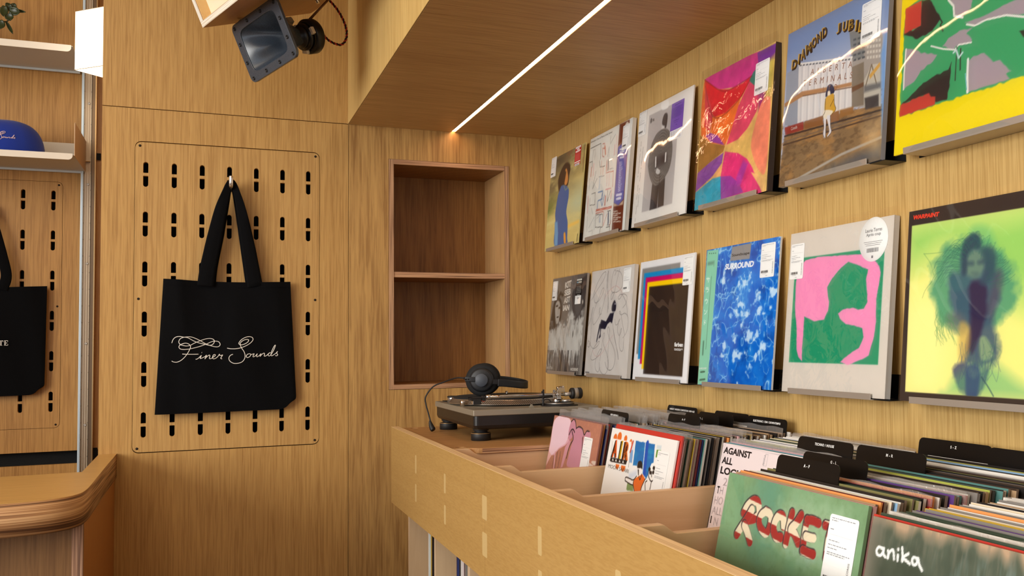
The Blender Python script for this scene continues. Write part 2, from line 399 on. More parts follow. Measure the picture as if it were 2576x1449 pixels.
# ---------------------------------------------------------------- pegboards
def pegboard(x0, x1, z0, z1, cols, rows, yf, mat, label, w=.0073, hh=.0757):
    e, put = root('pegboard', ((x0 + x1) / 2, yf, z0), label, 'pegboard', None)
    ol = [rrect(x0, x1, z0, z1, .017)]
    def slot(cx, za, zb, up):
        pts = []
        if up:
            pts = [(cx - w, za + .001), (cx - w + .001, za), (cx + w - .001, za), (cx + w, za + .001)] + [(cx + w * math.cos(math.pi * k / 8), zb - w + w * math.sin(math.pi * k / 8)) for k in range(9)]
        else:
            pts = [(cx + w, zb - .001), (cx + w - .001, zb), (cx - w + .001, zb), (cx - w, zb - .001)] + [(cx - w * math.cos(math.pi * k / 8), za + w - w * math.sin(math.pi * k / 8)) for k in range(9)]
        return pts
    for cx in cols:
        for r in rows:
            mid = r - hh / 2
            ol.append(slot(cx, mid + .0042, r, True)); ol.append(slot(cx, r - hh, mid - .0042, False))
    vs, fs = holed(ol, .016, .0004)
    put(MB().add([(x, yf + .016 - z, y) for x, y, z in vs], fs).build('board', mat))
    sc = MB()
    for sx in (x0 + .012, x1 - .012):
        for sz in (z0 + .011, (z0 + z1) / 2 - .008, z1 - .011):
            s_ = MB().lathe([(.0001, 0), (.0038, 0), (.0038, .001), (.0001, .001)], 12, Matrix.Translation((sx, yf - .0002, sz)) @ Matrix.Rotation(math.pi / 2, 4, 'X'))
            put(s_.build('screw', M_gap))
    return e
M_peg = wood('oak_pegboard', rgb(214, 172, 106), rgb(156, 112, 58), 'z', seed=25)
pegboard(-1.289, -.761, 1.026, 1.9515, [-1.2605 + .0777 * k for k in range(7)], [1.8925 - .1497 * k for k in range(6)], 0, M_peg,
         'oak pegboard with slotted holes, the whole one with the lettered bag hanging on it')
pegboard(-2.1085, -1.588, 1.0415, 1.958, [-1.6175 - .0975 * k for k in range(5)], [1.9262 - .1502 * k for k in range(6)], Y2, M_recess,
         'darker oak pegboard behind the bar, cut by the left edge of the photo')

# ---------------------------------------------------------------- niche
e, put = root('wall_niche', (-.336, 0, NZ0), 'recessed two-shelf oak niche in the wall above the turntable, empty', 'shelf')
t = .0158; D = .25
put(MB().box(NX0, NX0 + t, -.0015, D, NZ0, NZ1).build('side_board', [wood('oak_niche_side', rgb(212, 168, 112), rgb(160, 112, 64), 'z', seed=44)], bevel=.0006))
put(MB().box(NX1 - t, NX1, -.0015, D, NZ0, NZ1).build('side_board', [wood('oak_niche_side_right', rgb(218, 176, 120), rgb(166, 120, 72), 'z', seed=45)], bevel=.0006))
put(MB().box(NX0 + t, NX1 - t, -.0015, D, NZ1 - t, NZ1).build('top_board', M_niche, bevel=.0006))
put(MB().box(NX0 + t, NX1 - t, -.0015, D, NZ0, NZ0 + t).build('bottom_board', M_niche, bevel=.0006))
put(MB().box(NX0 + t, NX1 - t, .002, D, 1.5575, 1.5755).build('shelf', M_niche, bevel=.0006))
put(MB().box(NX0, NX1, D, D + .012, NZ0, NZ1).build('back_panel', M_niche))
M_nv = ply('niche_ply_v', (rgb(120, 86, 60), rgb(176, 134, 98), rgb(206, 164, 124)), 'x', 420, seed=3); M_nh = ply('niche_ply_h', (rgb(120, 84, 58), rgb(180, 134, 98), rgb(206, 162, 120)), 'z', 420, seed=6)
for xa, xb in ((NX0, NX0 + t), (NX1 - t, NX1)): put(MB().box(xa, xb, -.0022, -.0015, NZ0, NZ1).build('ply_edge', M_nv))
for za, zb, ya in ((NZ1 - t, NZ1, -.0022), (NZ0, NZ0 + t, -.0022), (1.5575, 1.5755, .0012)): put(MB().box(NX0 + t, NX1 - t, ya, ya + .0007, za, zb).build('ply_edge', M_nh))

# ================================================================ BAR COUNTER
e, put = root('bar_counter', (-1.6, -.66, 0), 'curved bar counter with thick layered plywood edge, joined to the wall at left', 'counter')
outer = [(-1.3295, -.0012), (-1.331, -.35), (-1.331, -.60), (-1.3315, -.72), (-1.3335, -.775), (-1.3375, -.812), (-1.3455, -.838), (-1.357, -.859), (-1.3745, -.876), (-1.397, -.888), (-1.425, -.897), (-1.465, -.9045), (-1.52, -.909), (-1.62, -.911), (-2.75, -.911)]
inner = [(-2.75, -.43), (-1.55, -.4294), (-1.379, -.421), (-1.3765, -.4185), (-1.3765, -.0012)]
outer = [(q.x, q.y) for q in catmull(outer[:3], 3)[:-1]] + [(q.x, q.y) for q in catmull(outer[2:], 5)]
b = MB().prism(outer + inner, .9565, 1.0248); b.s = [False, False] + [i < len(outer) - 1 for i in range(len(b.f) - 2)]
put(b.build('plywood_top', M_plyC))
put(MB().prism(outer + inner, 1.0248, 1.0258).build('top_veneer', M_counter))
put(MB().box(-1.352, -1.334, -.79, -.001, 0, .9565).build('side_panel', M_panelC))
put(MB().box(-1.3555, -1.334, -.8075, -.79, 0, .9565).build('panel_edge', ply('ply_edge_counter_side', (rgb(104, 74, 56), rgb(150, 112, 88), rgb(184, 146, 116)), 'x', 330, seed=8)))
put(MB().box(-2.75, -1.3555, -.800, -.782, 0, .9565).build('front_panel', M_panelF))

# ================================================================ BACK BAR: uprights and metal shelves
def screw_at(x, y, z, r=.0045, m=None):
    return MB().lathe([(r * .99, 0), (r, .0012), (r * .6, .0022), (r * .3, .0012), (.0001, .0012)], 14, Matrix.Translation((x, y, z)) @ Matrix.Rotation(math.pi / 2, 4, 'X')).build('screw', m or M_steel)
e, put = root('shelf_upright', (-1.508, .92, .6), 'vertical aluminium shelf upright with screw slots beside the bar recess', 'shelf track')
b = MB()
b.box(-1.5175, -1.4935, .921, .933, .62, 3.0)
for x in (-1.5175, -1.511, -1.503, -1.4955): b.box(x, x + .002, .9175, .921, .62, 3.0)
put(b.build('track', plain('lamplit_track_aluminium', rgb(196, 176, 150), .4, .55)))  # tan of the lamp's warm glow is put into the aluminium colour
put(MB().box(-1.5265, -1.5180, .912, .932, .62, 3.0).build('side_fin', plain('daylight_tinted_aluminium', rgb(206, 222, 232), .35, .3), bevel=.001))  # plain aluminium fin, cool daylight painted in as pale blue
for z in (2.2614, 1.953, 1.653, 1.352, 1.048, .745): put(screw_at(-1.5025, .9185, z))
pins = MB()
z = .68
while z < 2.9: pins.box(-1.5172, -1.5158, .917, .9185, z, z + .002).box(-1.4955, -1.4941, .917, .9185, z, z + .002); z += .0625
put(pins.build('pin_slots', M_black))
e, put = root('wall_post', (-1.483, .92, .6), 'narrow dark bronze vertical strip right of the aluminium upright', 'trim strip')
put(MB().box(-1.4905, -1.4795, .905, .933, .62, 3.0).build('channel', plain('bronze', rgb(120, 98, 76), .35, .6)))
put(MB().box(-1.4795, -1.4755, .899, .933, .62, 3.0).build('edge_strip', M_brass))
put(MB().box(-1.4755, -1.462, .926, .9335, 2.05, 2.075).build('clip', M_black))
put(MB().box(-1.4755, -1.462, .926, .9335, .90, .96).build('clip', M_black))

def metal_shelf(zf, zl0, zl1, xr, zb, label, plate):
    e, put = root('metal_shelf', (-2.1, .75, zl0), label, 'shelf')
    XL = -2.9
    put(MB().box(XL, xr, .577, .92, zf - .0022, zf).build('tray', plain('shelf_underside', rgb(200, 198, 192), .5, .1)))
    lip = [(XL, zl0), (xr - .018, zl0)] + [(xr - .018 + .014 * math.sin(math.radians(a)), zl0 + .014 - .014 * math.cos(math.radians(a))) for a in (20, 45, 70, 90)] + [(xr - .004, zl1), (XL, zl1)]
    put(MB().prism(lip, .5745, .577, 1).build('front_lip', M_cream, bevel=.0006))
    put(MB().box(XL, xr, .9175, .92, zf, zb).build('back_upstand', M_cream))
    put(MB().box(XL, xr - .012, .911, .9195, zf - .010, zf - .0024).build('rear_flange', plain('shelf_flange', rgb(198, 204, 206), .4, .3)))
    put(screw_at(xr - .018, .9172, (zf + zb) / 2 + .006, .0065))
    if plate:
        M = M_cream
        pr_ = [(.577, zf - .004), (.92, zf - .004), (.92, zf + .113), (.583, zf + .113), (.577, zf + .108)]
        put(MB().prism(pr_, -1.5125, -1.5105, 0).build('end_plate', plain('end_plate_tan', rgb(206, 178, 146), .45, .1), bevel=.0004))
        put(MB().box(-1.5125, -1.496, .905, .921, zf + .035, zf + .038).build('pin', M_brass))
metal_shelf(2.003, 1.984, 2.0062, -1.5125, 2.105, 'lower cream metal shelf behind the bar, holding the blue cap', True)
metal_shelf(2.3815, 2.360, 2.3838, -1.5215, 2.44, 'upper cream metal shelf behind the bar, plant trailing over it', False)
b = MB().tube([(-1.5255, .60, 2.375), (-1.49, .60, 2.3745)], .0012, 6)

# lamp with a square fabric shade, turned corner-on
A = Vector((-1.4948, .4016, 0)); d1 = Vector((math.cos(math.radians(-44)), math.sin(math.radians(-44)), 0)); d2 = Vector((math.cos(math.radians(42)), math.sin(math.radians(42)), 0)); sd = .21
shade_c = A + (d1 + d2) * sd / 2
e, put = root('wall_lamp', (shade_c.x, shade_c.y, 2.254), 'glowing white square-shaded lamp hanging before the back bar', 'lamp')
cs = [A, A + d1 * sd, A + d1 * sd + d2 * sd, A + d2 * sd]
b = MB()
for i in range(4):
    p, q = cs[i], cs[(i + 1) % 4]; c0 = (p + q) / 2
    n = Vector((-(q - p).y, (q - p).x, 0)).normalized() * .0015
    vs = [p + Vector((0, 0, 2.254)), q + Vector((0, 0, 2.254)), q + Vector((0, 0, 2.450)), p + Vector((0, 0, 2.450))]
    vs += [v + n for v in vs]
    b.add(vs, [(0, 1, 2, 3), (7, 6, 5, 4), (0, 4, 5, 1), (1, 5, 6, 2), (2, 6, 7, 3), (3, 7, 4, 0)])
M_shade = emis('lit_fabric_shade', lin((1, .95, .86)), 2.6)
put(b.build('lamp_shade', M_shade))
b = MB(); ins = .004
ci = [shade_c + (c - shade_c) * .97 for c in cs]
b.add([c + Vector((0, 0, 2.262)) for c in ci] + [c + Vector((0, 0, 2.264)) for c in ci], [(0, 1, 2, 3), (4, 5, 6, 7), (0, 1, 5, 4), (1, 2, 6, 5), (2, 3, 7, 6), (3, 0, 4, 7)])
put(b.build('diffuser', emis('lamp_diffuser', lin((1, .93, .80)), 2.2)))
b = MB()
for i in range(4):
    p, q = cs[i], cs[(i + 1) % 4]
    b.tube([p + Vector((0, 0, 2.2545)), q + Vector((0, 0, 2.2545))], .0011, 6); b.tube([p + Vector((0, 0, 2.4495)), q + Vector((0, 0, 2.4495))], .0011, 6)
put(b.build('shade_frame', plain('shade_wire', rgb(214, 190, 150), .5)))
put(MB().tube([(shade_c.x, shade_c.y, 2.40), (shade_c.x, shade_c.y, 2.72), (shade_c.x - .02, .6, 2.74), (-1.503, .92, 2.74)], .005, 10).build('arm', M_brass))
pl = bpy.data.lights.new('bulb_light', 'POINT'); pl.energy = 7; pl.color = (1, .78, .5); pl.shadow_soft_size = .05
po = bpy.data.objects.new('bulb_light', pl); COL.objects.link(po); po.location = (shade_c.x, shade_c.y, 2.235)

# blue cap
e, put = root('baseball_cap', (-1.745, .74, 2.004), 'cobalt blue cap with pale script embroidery on the metal shelf', 'cap')
M_cap = plain('blue_cotton', rgb(1, 44, 148), .85, bump=.4, bscale=900, sheen=.2)
def capf(u, v):
    a = 2 * math.pi * u; h = v
    r = math.cos(h * math.pi / 2) ** .62
    seam = 1 - .012 * max(0, 1 - abs((u * 6) % 1 - .5) * 0 - abs(((u * 6 + .5) % 1) - .5) * 14)
    rx, ry = .124 * seam, .105 * seam
    return Vector((-1.745 + rx * r * math.cos(a), .74 + ry * r * math.sin(a), 2.006 + .130 * math.sin(h * math.pi / 2) ** .85 + .002 * math.sin(a * 5) * (1 - h)))
put(MB().grid(capf, 72, 20).build('crown', M_cap))
put(MB().lathe([(.0001, .004), (.006, .0035), (.009, .001), (.0095, -.001)], 20, Matrix.Translation((-1.745, .74, 2.1355))).build('button', M_cap))
def brf(u, v):
    a = math.pi * (1.15 + .7 * u); rr = 1 + .0 + v * .34
    return Vector((-1.745 + .112 * math.cos(a) * (1 + v * .15), .74 + .095 * math.sin(a) * (1 + v * .62), 2.0075 + .0 * v))
put(MB().grid(brf, 20, 6).build('brim', M_cap))
sc = MB()
def cap_pt(x, z):  # point on the front of the crown
    hh = min(.999, max(0, (z - 2.006) / .130)) ** (1 / .85); h = math.asin(hh) ; r = math.cos(h) ** .62
    cx = max(-.999, min(.999, (x + 1.745) / (.124 * r)))
    return Vector((x, .74 - .105 * r * math.sqrt(1 - cx * cx) - .0012, z))
# script strokes shared by the cap and the bag, traced in a 2576 x 909 field
SCRIPT = [
 [(235, 325), (262, 255), (310, 212), (380, 200), (450, 212), (530, 225), (640, 285), (740, 325), (850, 352), (940, 372), (1000, 350), (1028, 300), (1010, 258), (950, 238), (860, 248), (740, 290), (640, 335), (580, 368), (510, 382), (440, 370), (395, 355), (365, 310), (380, 258), (420, 228), (480, 212), (580, 208), (660, 232), (760, 280), (860, 340), (960, 380), (1050, 402), (1110, 396), (1138, 355), (1110, 305), (1050, 290), (980, 300), (880, 345), (760, 390), (650, 420), (560, 440), (470, 448), (400, 440), (368, 405), (385, 365), (440, 338), (500, 328), (555, 350), (582, 390), (570, 440), (530, 520), (470, 600), (400, 660), (330, 688), (270, 682), (235, 665)],
 [(432, 535), (520, 540), (620, 542), (732, 541)],
 [(678, 640), (710, 632), (750, 600), (785, 565), (770, 600), (765, 625), (800, 615), (850, 590), (880, 562), (868, 600), (850, 635), (890, 590), (930, 562), (945, 575), (935, 625), (970, 628), (1010, 600), (1045, 575), (1040, 552), (1012, 560), (995, 600), (1010, 635), (1060, 622), (1100, 585), (1125, 545), (1130, 570), (1165, 570), (1185, 562), (1165, 600), (1150, 625), (1175, 640)],
 [(788, 510), (794, 512)],
 [(1270, 430), (1340, 443), (1440, 443), (1540, 424), (1640, 382), (1720, 330), (1765, 270), (1750, 225), (1690, 207), (1610, 225), (1540, 268), (1495, 325), (1500, 355), (1550, 368), (1620, 345), (1672, 305), (1678, 270), (1640, 262), (1580, 280), (1530, 320), (1518, 365), (1545, 430), (1590, 500), (1612, 570), (1605, 640), (1560, 700), (1490, 728), (1400, 730), (1330, 690), (1305, 640), (1315, 595), (1345, 565), (1380, 553)],
 [(1700, 545), (1655, 560), (1638, 600), (1660, 622), (1705, 600), (1725, 560), (1700, 545), (1740, 560), (1790, 548), (1768, 590), (1775, 610), (1815, 590), (1850, 550), (1838, 590), (1848, 610), (1890, 585), (1925, 550), (1905, 605), (1945, 560), (1985, 540), (1995, 560), (1990, 600), (2030, 590), (2075, 550), (2110, 530), (2080, 545), (2065, 580), (2090, 598), (2130, 560), (2180, 470), (2208, 390), (2190, 395), (2155, 460), (2125, 540), (2130, 595), (2170, 580), (2225, 540), (2250, 510), (2235, 545), (2255, 575), (2235, 598), (2205, 592)]]
for k, stq in enumerate(SCRIPT[4:]):
    pts = catmull([(x, y) for x, y in stq], 5)
    sc.tube([cap_pt(-1.7565 + (p.x - 1270) * (.058 / 985), 2.0705 - (p.y - 400) * (.058 / 985)) for p in pts], .0008, 5)
put(sc.build('embroidery', plain('pale_thread', rgb(236, 206, 216), .7)))

# trailing plant on the upper shelf
e, put = root('potted_plant', (-1.93, .78, 2.382), 'dark green round-leaved plant on the upper metal shelf', 'plant')
M_leaf = plain('succulent_leaf', rgb(46, 56, 18), .35, spec=.6)
put(MB().lathe([(.001, 0), (.04, 0), (.052, .09), (.047, .09), (.04, .01)], 28, Matrix.Translation((-1.93, .78, 2.3825)), caps=False).build('pot', plain('terracotta', rgb(170, 96, 64), .8)))
put(MB().lathe([(.001, .08), (.048, .08)], 24, Matrix.Translation((-1.93, .78, 2.3825)), caps=False).build('soil', plain('soil', rgb(52, 36, 26), .95)))
stems = [[(-1.93, .78, 2.46), (-1.88, .77, 2.53), (-1.81, .78, 2.556), (-1.756, .78, 2.546), (-1.735, .78, 2.547), (-1.71, .78, 2.5445)],
         [(-1.93, .78, 2.46), (-1.87, .77, 2.49), (-1.80, .78, 2.505), (-1.765, .78, 2.502), (-1.748, .78, 2.506), (-1.742, .78, 2.54)],
         [(-1.93, .78, 2.46), (-1.96, .77, 2.55), (-2.02, .78, 2.58)]]
for s_ in stems: put(MB().tube(catmull(s_, 5), .0028, 7).build('stem', plain('stem', rgb(96, 74, 40), .7)))
def leaf(p, q, wd, tilt=0.0):
    p, q = Vector(p), Vector(q); ax = q - p; sdv = ax.cross(Vector((tilt, 1, .15))).normalized()
    nn = ax.cross(sdv).normalized()
    def fn(u, v):
        w_ = wd * math.sin(math.pi * min(1, v * .93 + .06)) ** .6
        return p + ax * v + sdv * w_ * (2 * u - 1) + nn * (.004 * ((2 * u - 1) ** 2) - .003 * math.sin(math.pi * v))
    b = MB(); b.grid(fn, 6, 12); o = b.build('leaf', M_leaf); so_ = o.modifiers.new('s', 'SOLIDIFY'); so_.thickness = .0022; put(o)
for p, q, w_ in [((-1.728, .78, 2.548), (-1.6915, .775, 2.5425), .0055), ((-1.742, .775, 2.545), (-1.708, .765, 2.535), .016), ((-1.738, .78, 2.55), (-1.727, .785, 2.572), .011),
              ((-1.738, .78, 2.55), (-1.753, .775, 2.569), .010), ((-1.757, .775, 2.557), (-1.758, .765, 2.515), .013), ((-1.745, .77, 2.530), (-1.737, .765, 2.502), .014),
              ((-1.752, .78, 2.502), (-1.729, .77, 2.457), .006), ((-1.768, .77, 2.503), (-1.768, .76, 2.466), .016), ((-1.79, .78, 2.51), (-1.80, .77, 2.47), .014), ((-1.82, .78, 2.556), (-1.83, .76, 2.59), .013), ((-2.0, .78, 2.57), (-2.05, .77, 2.55), .013)]:
    leaf(p, q, w_)

# ================================================================ TOTE BAGS
M_canvas = plain('black_canvas', rgb(8, 8, 10), .9, bump=.5, bscale=1500, sheen=.03, spec=.10)
M_white_ink = plain('white_print', rgb(236, 230, 220), .6)
def tote(name_label, corners, y0, straps, hooks, text=None):
    """corners: TL TR BR BL in (x, z); the bag hangs at y0 with soft folds"""
    (ax, az), (bx, bz), (cx, cz), (dx, dz) = corners
    e, put = root('tote_bag', ((ax + bx) / 2, y0, min(cz, dz)), name_label, 'bag')
    def pt(u, v, back=False):  # v: 0 top .. 1 bottom
        bulge = .6 + .4 * math.sin(math.pi * v)
        sag = .006 * math.sin(math.pi * u) * (1 - v) ** 3
        # rounded lower right corner
        r = .045; uu = u
        x = (1 - v) * ((1 - u) * ax + u * bx) + v * ((1 - u) * dx + u * cx)
        z = (1 - v) * ((1 - u) * az + u * bz) + v * ((1 - u) * dz + u * cz) - sag
        if u > .86 and v > .9: x -= .02 * ((u - .86) / .14) ** 2 * ((v - .9) / .1) ** 2; z += .022 * ((u - .86) / .14) ** 2 * ((v - .9) / .1) ** 1.5
        edge = min(1, 9 * min(u, 1 - u)) ** .5
        fold = .0045 * math.sin(9 * u + 2.5 * v + 1.2) * (1 - .4 * v) + .003 * math.sin(17 * u - 5 * v) + .004 * math.exp(-((u - .12 - .12 * v) / .05) ** 2) - .003 * math.exp(-((u - .5 + .1 * v) / .06) ** 2)
        th = .014 * edge * bulge
        y = y0 - (th + fold * edge) if not back else y0 + .006 * edge
        return Vector((x, y, z))
    b = MB(); b.grid(lambda u, v: pt(u, v), 60, 60); b.grid(lambda u, v: pt(1 - u, v, True), 40, 40)
    # closing side and bottom strips
    b.grid(lambda u, v: pt(0, v).lerp(pt(0, v, True), u), 2, 40); b.grid(lambda u, v: pt(1, v).lerp(pt(1, v, True), u), 2, 40); b.grid(lambda u, v: pt(u, 1).lerp(pt(u, 1, True), v), 40, 2)
    put(b.build('bag_body', M_canvas))
    h = MB(); h.grid(lambda u, v: pt(u, v * .045) + Vector((0, -.0012, .0005)), 60, 3); put(h.build('top_hem', M_canvas))
    for sp in straps:
        P = catmull([p[:3] for p in sp], 8); Wd = [w for *_, w in sp]; n = len(P)
        def sf(u, v, P=P, Wd=Wd, n=n, sp=sp):
            i = min(n - 1, int(round(v * (n - 1)))); p = P[i]
            t_ = (P[min(i + 1, n - 1)] - P[max(i - 1, 0)]).normalized()
            sdv = t_.cross(Vector((0, 1, 0))).normalized(); k = v * (len(Wd) - 1); j = min(int(k), len(Wd) - 2); w = Wd[j] + (Wd[j + 1] - Wd[j]) * (k - j)
            q = 2 * u - 1
            return p + sdv * q * w / 2 + Vector((0, -.004 * (1 - abs(q)) - (.006 * max(0, q) if w < .03 else 0), 0))
        m_ = MB(); m_.grid(sf, 6, n - 1); o = m_.build('handle', M_canvas); so_ = o.modifiers.new('s', 'SOLIDIFY'); so_.thickness = .0022; put(o)
    if text: put(text(pt))
    return e
def script_on(pt):
    b = MB()
    x0, x1, z0, z1 = -1.2190, -.8393, 1.3985, 1.2560
    for k, stq in enumerate(SCRIPT):
        pts = catmull([(x, y) for x, y in stq], 6); out = []
        for p in pts:
            X = x0 + (x1 - x0) * p.x / 2576; Z = z0 + (z1 - z0) * p.y / 909
            v = (1.538 - Z) / (1.538 - 1.137); xl = -1.2091 + v * (-.02); xr = -.8495 + v * .02
            u = (X - xl) / (xr - xl); q = pt(u, v); out.append((q.x, q.y - .0006, q.z))
        b.tube(out, .00115 if k != 3 else .0018, 5)
    return b.build('lettering', M_white_ink)
tote('black tote bag with white script lettering hanging on a steel hook', [(-1.2095, 1.540), (-.8495, 1.5357), (-.829, 1.140), (-1.2295, 1.1365)], -.022,
     [[(-1.094, -.034, 1.520, .045), (-1.088, -.036, 1.57, .044), (-1.071, -.038, 1.66, .042), (-1.053, -.040, 1.75, .034), (-1.036, -.040, 1.81, .024), (-1.0275, -.040, 1.836, .016), (-1.018, -.040, 1.836, .014), (-1.007, -.038, 1.806, .018), (-.991, -.036, 1.74, .028), (-.971, -.034, 1.63, .038), (-.953, -.034, 1.52, .043)],
      [(-1.088, -.016, 1.520, .045), (-1.080, -.018, 1.58, .04), (-1.060, -.022, 1.68, .036), (-1.040, -.024, 1.78, .024), (-1.0285, -.024, 1.832, .014), (-1.019, -.024, 1.834, .014), (-1.010, -.022, 1.80, .016), (-.995, -.020, 1.73, .026), (-.975, -.018, 1.62, .036), (-.958, -.016, 1.52, .042)]], None, script_on)
def te_text(pt):
    b = MB()
    def bar(x0, x1, z0, z1): 
        b.box(x0, x1, .8795, .8806, z0, z1)
    X, Z, h = -1.7755, 1.3475, .0185
    # T
    bar(X, X + .014, Z + h - .0022, Z + h); bar(X + .0055, X + .0085, Z, Z + h); bar(X + .003, X + .011, Z, Z + .0012); bar(X, X + .0012, Z + h - .006, Z + h); bar(X + .0128, X + .014, Z + h - .006, Z + h)
    # E
    X += .0165
    bar(X + .0015, X + .0045, Z, Z + h); bar(X, X + .0125, Z, Z + .0016); bar(X, X + .012, Z + h - .0016, Z + h); bar(X + .003, X + .009, Z + .0085, Z + .0098); bar(X + .0113, X + .0125, Z, Z + .005); bar(X + .0108, X + .012, Z + h - .005, Z + h); bar(X + .0082, X + .0092, Z + .0065, Z + .0118)
    return b.build('lettering', M_white_ink)
tote('black tote bag behind the bar, with a serif word ending in TE', [(-2.015, 1.563), (-1.6295, 1.565), (-1.634, 1.1665), (-2.02, 1.160)], .904,
     [[(-1.770, .892, 1.55, .036), (-1.757, .892, 1.60, .034), (-1.772, .892, 1.68, .032), (-1.795, .892, 1.78, .026), (-1.815, .892, 1.845, .016), (-1.826, .892, 1.845, .016), (-1.85, .892, 1.76, .026), (-1.87, .892, 1.66, .032), (-1.885, .892, 1.55, .036)]], None, te_text)
# hooks
for hx, hy, hz, lb in ((-1.0245, 0, 1.834, 'polished steel peg hook holding the lettered tote bag'), (-1.821, Y2, 1.835, 'steel peg hook holding the tote bag behind the bar')):
    e, put = root('peg_hook', (hx, hy, hz), lb, 'hook')
    put(MB().tube(catmull([(hx, hy + .012, hz - .012), (hx, hy - .02, hz - .012), (hx, hy - .045, hz - .014), (hx, hy - .054, hz - .006), (hx, hy - .057, hz + .012), (hx, hy - .057, hz + .020)], 5), [.0062] * 26, 14).build('hook_arm', M_chrome))
    put(MB().lathe([(.0001, 0), (.009, 0), (.009, .003), (.0001, .003)], 18, Matrix.Translation((hx, hy - .0005, hz - .012)) @ Matrix.Rotation(math.pi / 2, 4, 'X')).build('collar', M_chrome))
# ================================================================ RECORD BIN UNIT
XB, ZR = -.568, 1.0845
YD = [-.865, -1.228, -1.593, -1.954, -2.317, -2.680, -3.043]       # divider planes (front faces)
YE = -.195                                                     # far end of the unit
e, bput = root('record_bin', (-.3, -1.7, 0), 'long waist-high plywood record bin unit along the right wall', 'record bin')
# front board, two lengths, chamfered inner rim
prof = [(XB, .8555), (XB, ZR), (XB + .021, ZR), (XB + .0265, ZR - .005), (XB + .0265, .8555)]
for y0, y1 in ((-1.2600, YE), (-3.30, -1.2612)):
    bput(MB().prism(prof, y0, y1, 1).build('front_board', M_front))
    bput(MB().prism([(XB - .0003, ZR + .0001), (XB - .0003, ZR + .0006), (XB + .021, ZR + .0006), (XB + .0268, ZR - .005), (XB + .0268, ZR - .010), (XB + .0262, ZR - .0055), (XB + .021, ZR + .0001)], y0, y1, 1).build('rim', M_rim))
bput(MB().box(XB + .002, XB + .02, -1.2613, -1.2599, .8555, ZR - .001).build('joint', M_gap))
M_inlay = plain('pale_filler', rgb(204, 174, 118), .45)
for y, w_, zs in ((-.5648, .017, ((.9875, 1.0367), (.9115, .9586))), (-.9062, .018, ((.9818, 1.028), (.9084, .9535))), (-1.2592, .036, ((.9779, 1.0265), (.9028, .9512))), (-1.6118, .020, ((.9753, 1.024), (.90, .9496))), (-1.951, .020, ((.972, 1.0218), (.90, .948)))):
    for za, zb in zs:
        bput(MB().prism(rrect(y - w_ / 2, y + w_ / 2, za, zb, min(.004, w_ * .3), 3), XB - .0002, XB + .002, 0).build('inlay', M_inlay))
# dividers, notched at the customer's end
for i, y in enumerate(YD):
    x0 = XB + .0265
    zt, zl = 1.0795, 1.0655
    pf = [(x0, .8405), (x0, zt), (-.500, zt), (-.4965, zt - .001), (-.481, zl + .001), (-.477, zl), (-.006, zl), (-.006, .8405)]
    bput(MB().prism(pf, y, y + .0165, 1).build('divider', M_birch, bevel=.0012))
bput(MB().box(-.532, -.004, -3.30, YE, .832, .840).build('bin_floor', M_birch))
bput(MB().box(XB + .0265, -.004, YE - .018, YE, .8405, 1.066).build('end_board', M_front))
bput(MB().box(-.020, -.004, -3.30, YE, .8405, 1.06).build('rear_board', M_birch))
# turntable platform with finger holes
hx, hy, hr = -.510, -.826, .0135
circ = lambda cx, cy, r: [(cx + r * math.cos(2 * math.pi * k / 28), cy + r * math.sin(2 * math.pi * k / 28)) for k in range(28)]
vs, fs = holed([[(-.5405, YE), (-.5405, -.847), (-.500, -.847), (-.4915, -.8515), (-.474, -.868), (-.466, -.8705), (-.006, -.8705), (-.006, YE)], circ(hx, hy, hr), circ(hx + .006, -.225, .0125)], .0125, .0005)
bput(MB().add([(x, y, 1.0667 + z) for x, y, z in vs], fs).build('platform', M_plat))
bput(MB().box(-.466, -.01, -.8711, -.8706, 1.0672, 1.0787).build('platform_edge', M_plyH))
# lower storage: upright boards on the floor
for y in (-.217, -.576, -.935, -1.294, -1.653):
    bput(MB().box(-.520, -.01, y - .018, y, .03, .8315).build('upright_board', M_birch2))
    bput(MB().box(-.5208, -.520, y - .018, y, .03, .8315).build('upright_edge', ply('upright_ply', (rgb(176, 142, 106), rgb(214, 184, 148), rgb(232, 208, 176)), 'y', 420, seed=y)))
bput(MB().box(-.52, -.01, -3.3, -.2, .484, .502).build('storage_shelf', M_birch2))
bput(MB().box(-.50, -.01, -3.3, -.2, 0, .03).build('plinth', M_blkmet))

# ================================================================ TURNTABLE
TX0, TX1, TY0, TY1 = -.450, -.097, -.726, -.273
M_sil = plain('champagne_silver_plinth', rgb(150, 142, 126), .42, .35)
M_rub = plain('black_rubber', rgb(24, 22, 22), .55, bump=.15, bscale=800)
M_kn = plain('silver_knob', rgb(196, 192, 186), .25, .9)
e, put = root('turntable', ((TX0 + TX1) / 2, (TY0 + TY1) / 2, 1.0795), 'silver and black direct-drive turntable on the bin platform', 'turntable')
put(MB().box(TX0, TX1, TY0, TY1, 1.147, 1.163).build('top_plate', M_sil, bevel=.0022, seg=3))
b = MB()
def ringr(ins, z, r=.012): return [(x, y, z) for x, y in rrect(TX0 + ins, TX1 - ins, TY0 + ins, TY1 - ins, r, 4)]
lv = [ringr(.0025, 1.1468), ringr(.0025, 1.122), ringr(.005, 1.115), ringr(.012, 1.1105), ringr(.03, 1.110)]
n = len(lv[0]); vs = [p for l in lv for p in l]
fs = [(i * n + k, i * n + (k + 1) % n, (i + 1) * n + (k + 1) % n, (i + 1) * n + k) for i in range(len(lv) - 1) for k in range(n)] + [tuple(range(n))[::-1], tuple(range((len(lv) - 1) * n, len(lv) * n))]
put(b.add(vs, fs).build('base', plain('black_plinth', rgb(22, 19, 18), .38)))
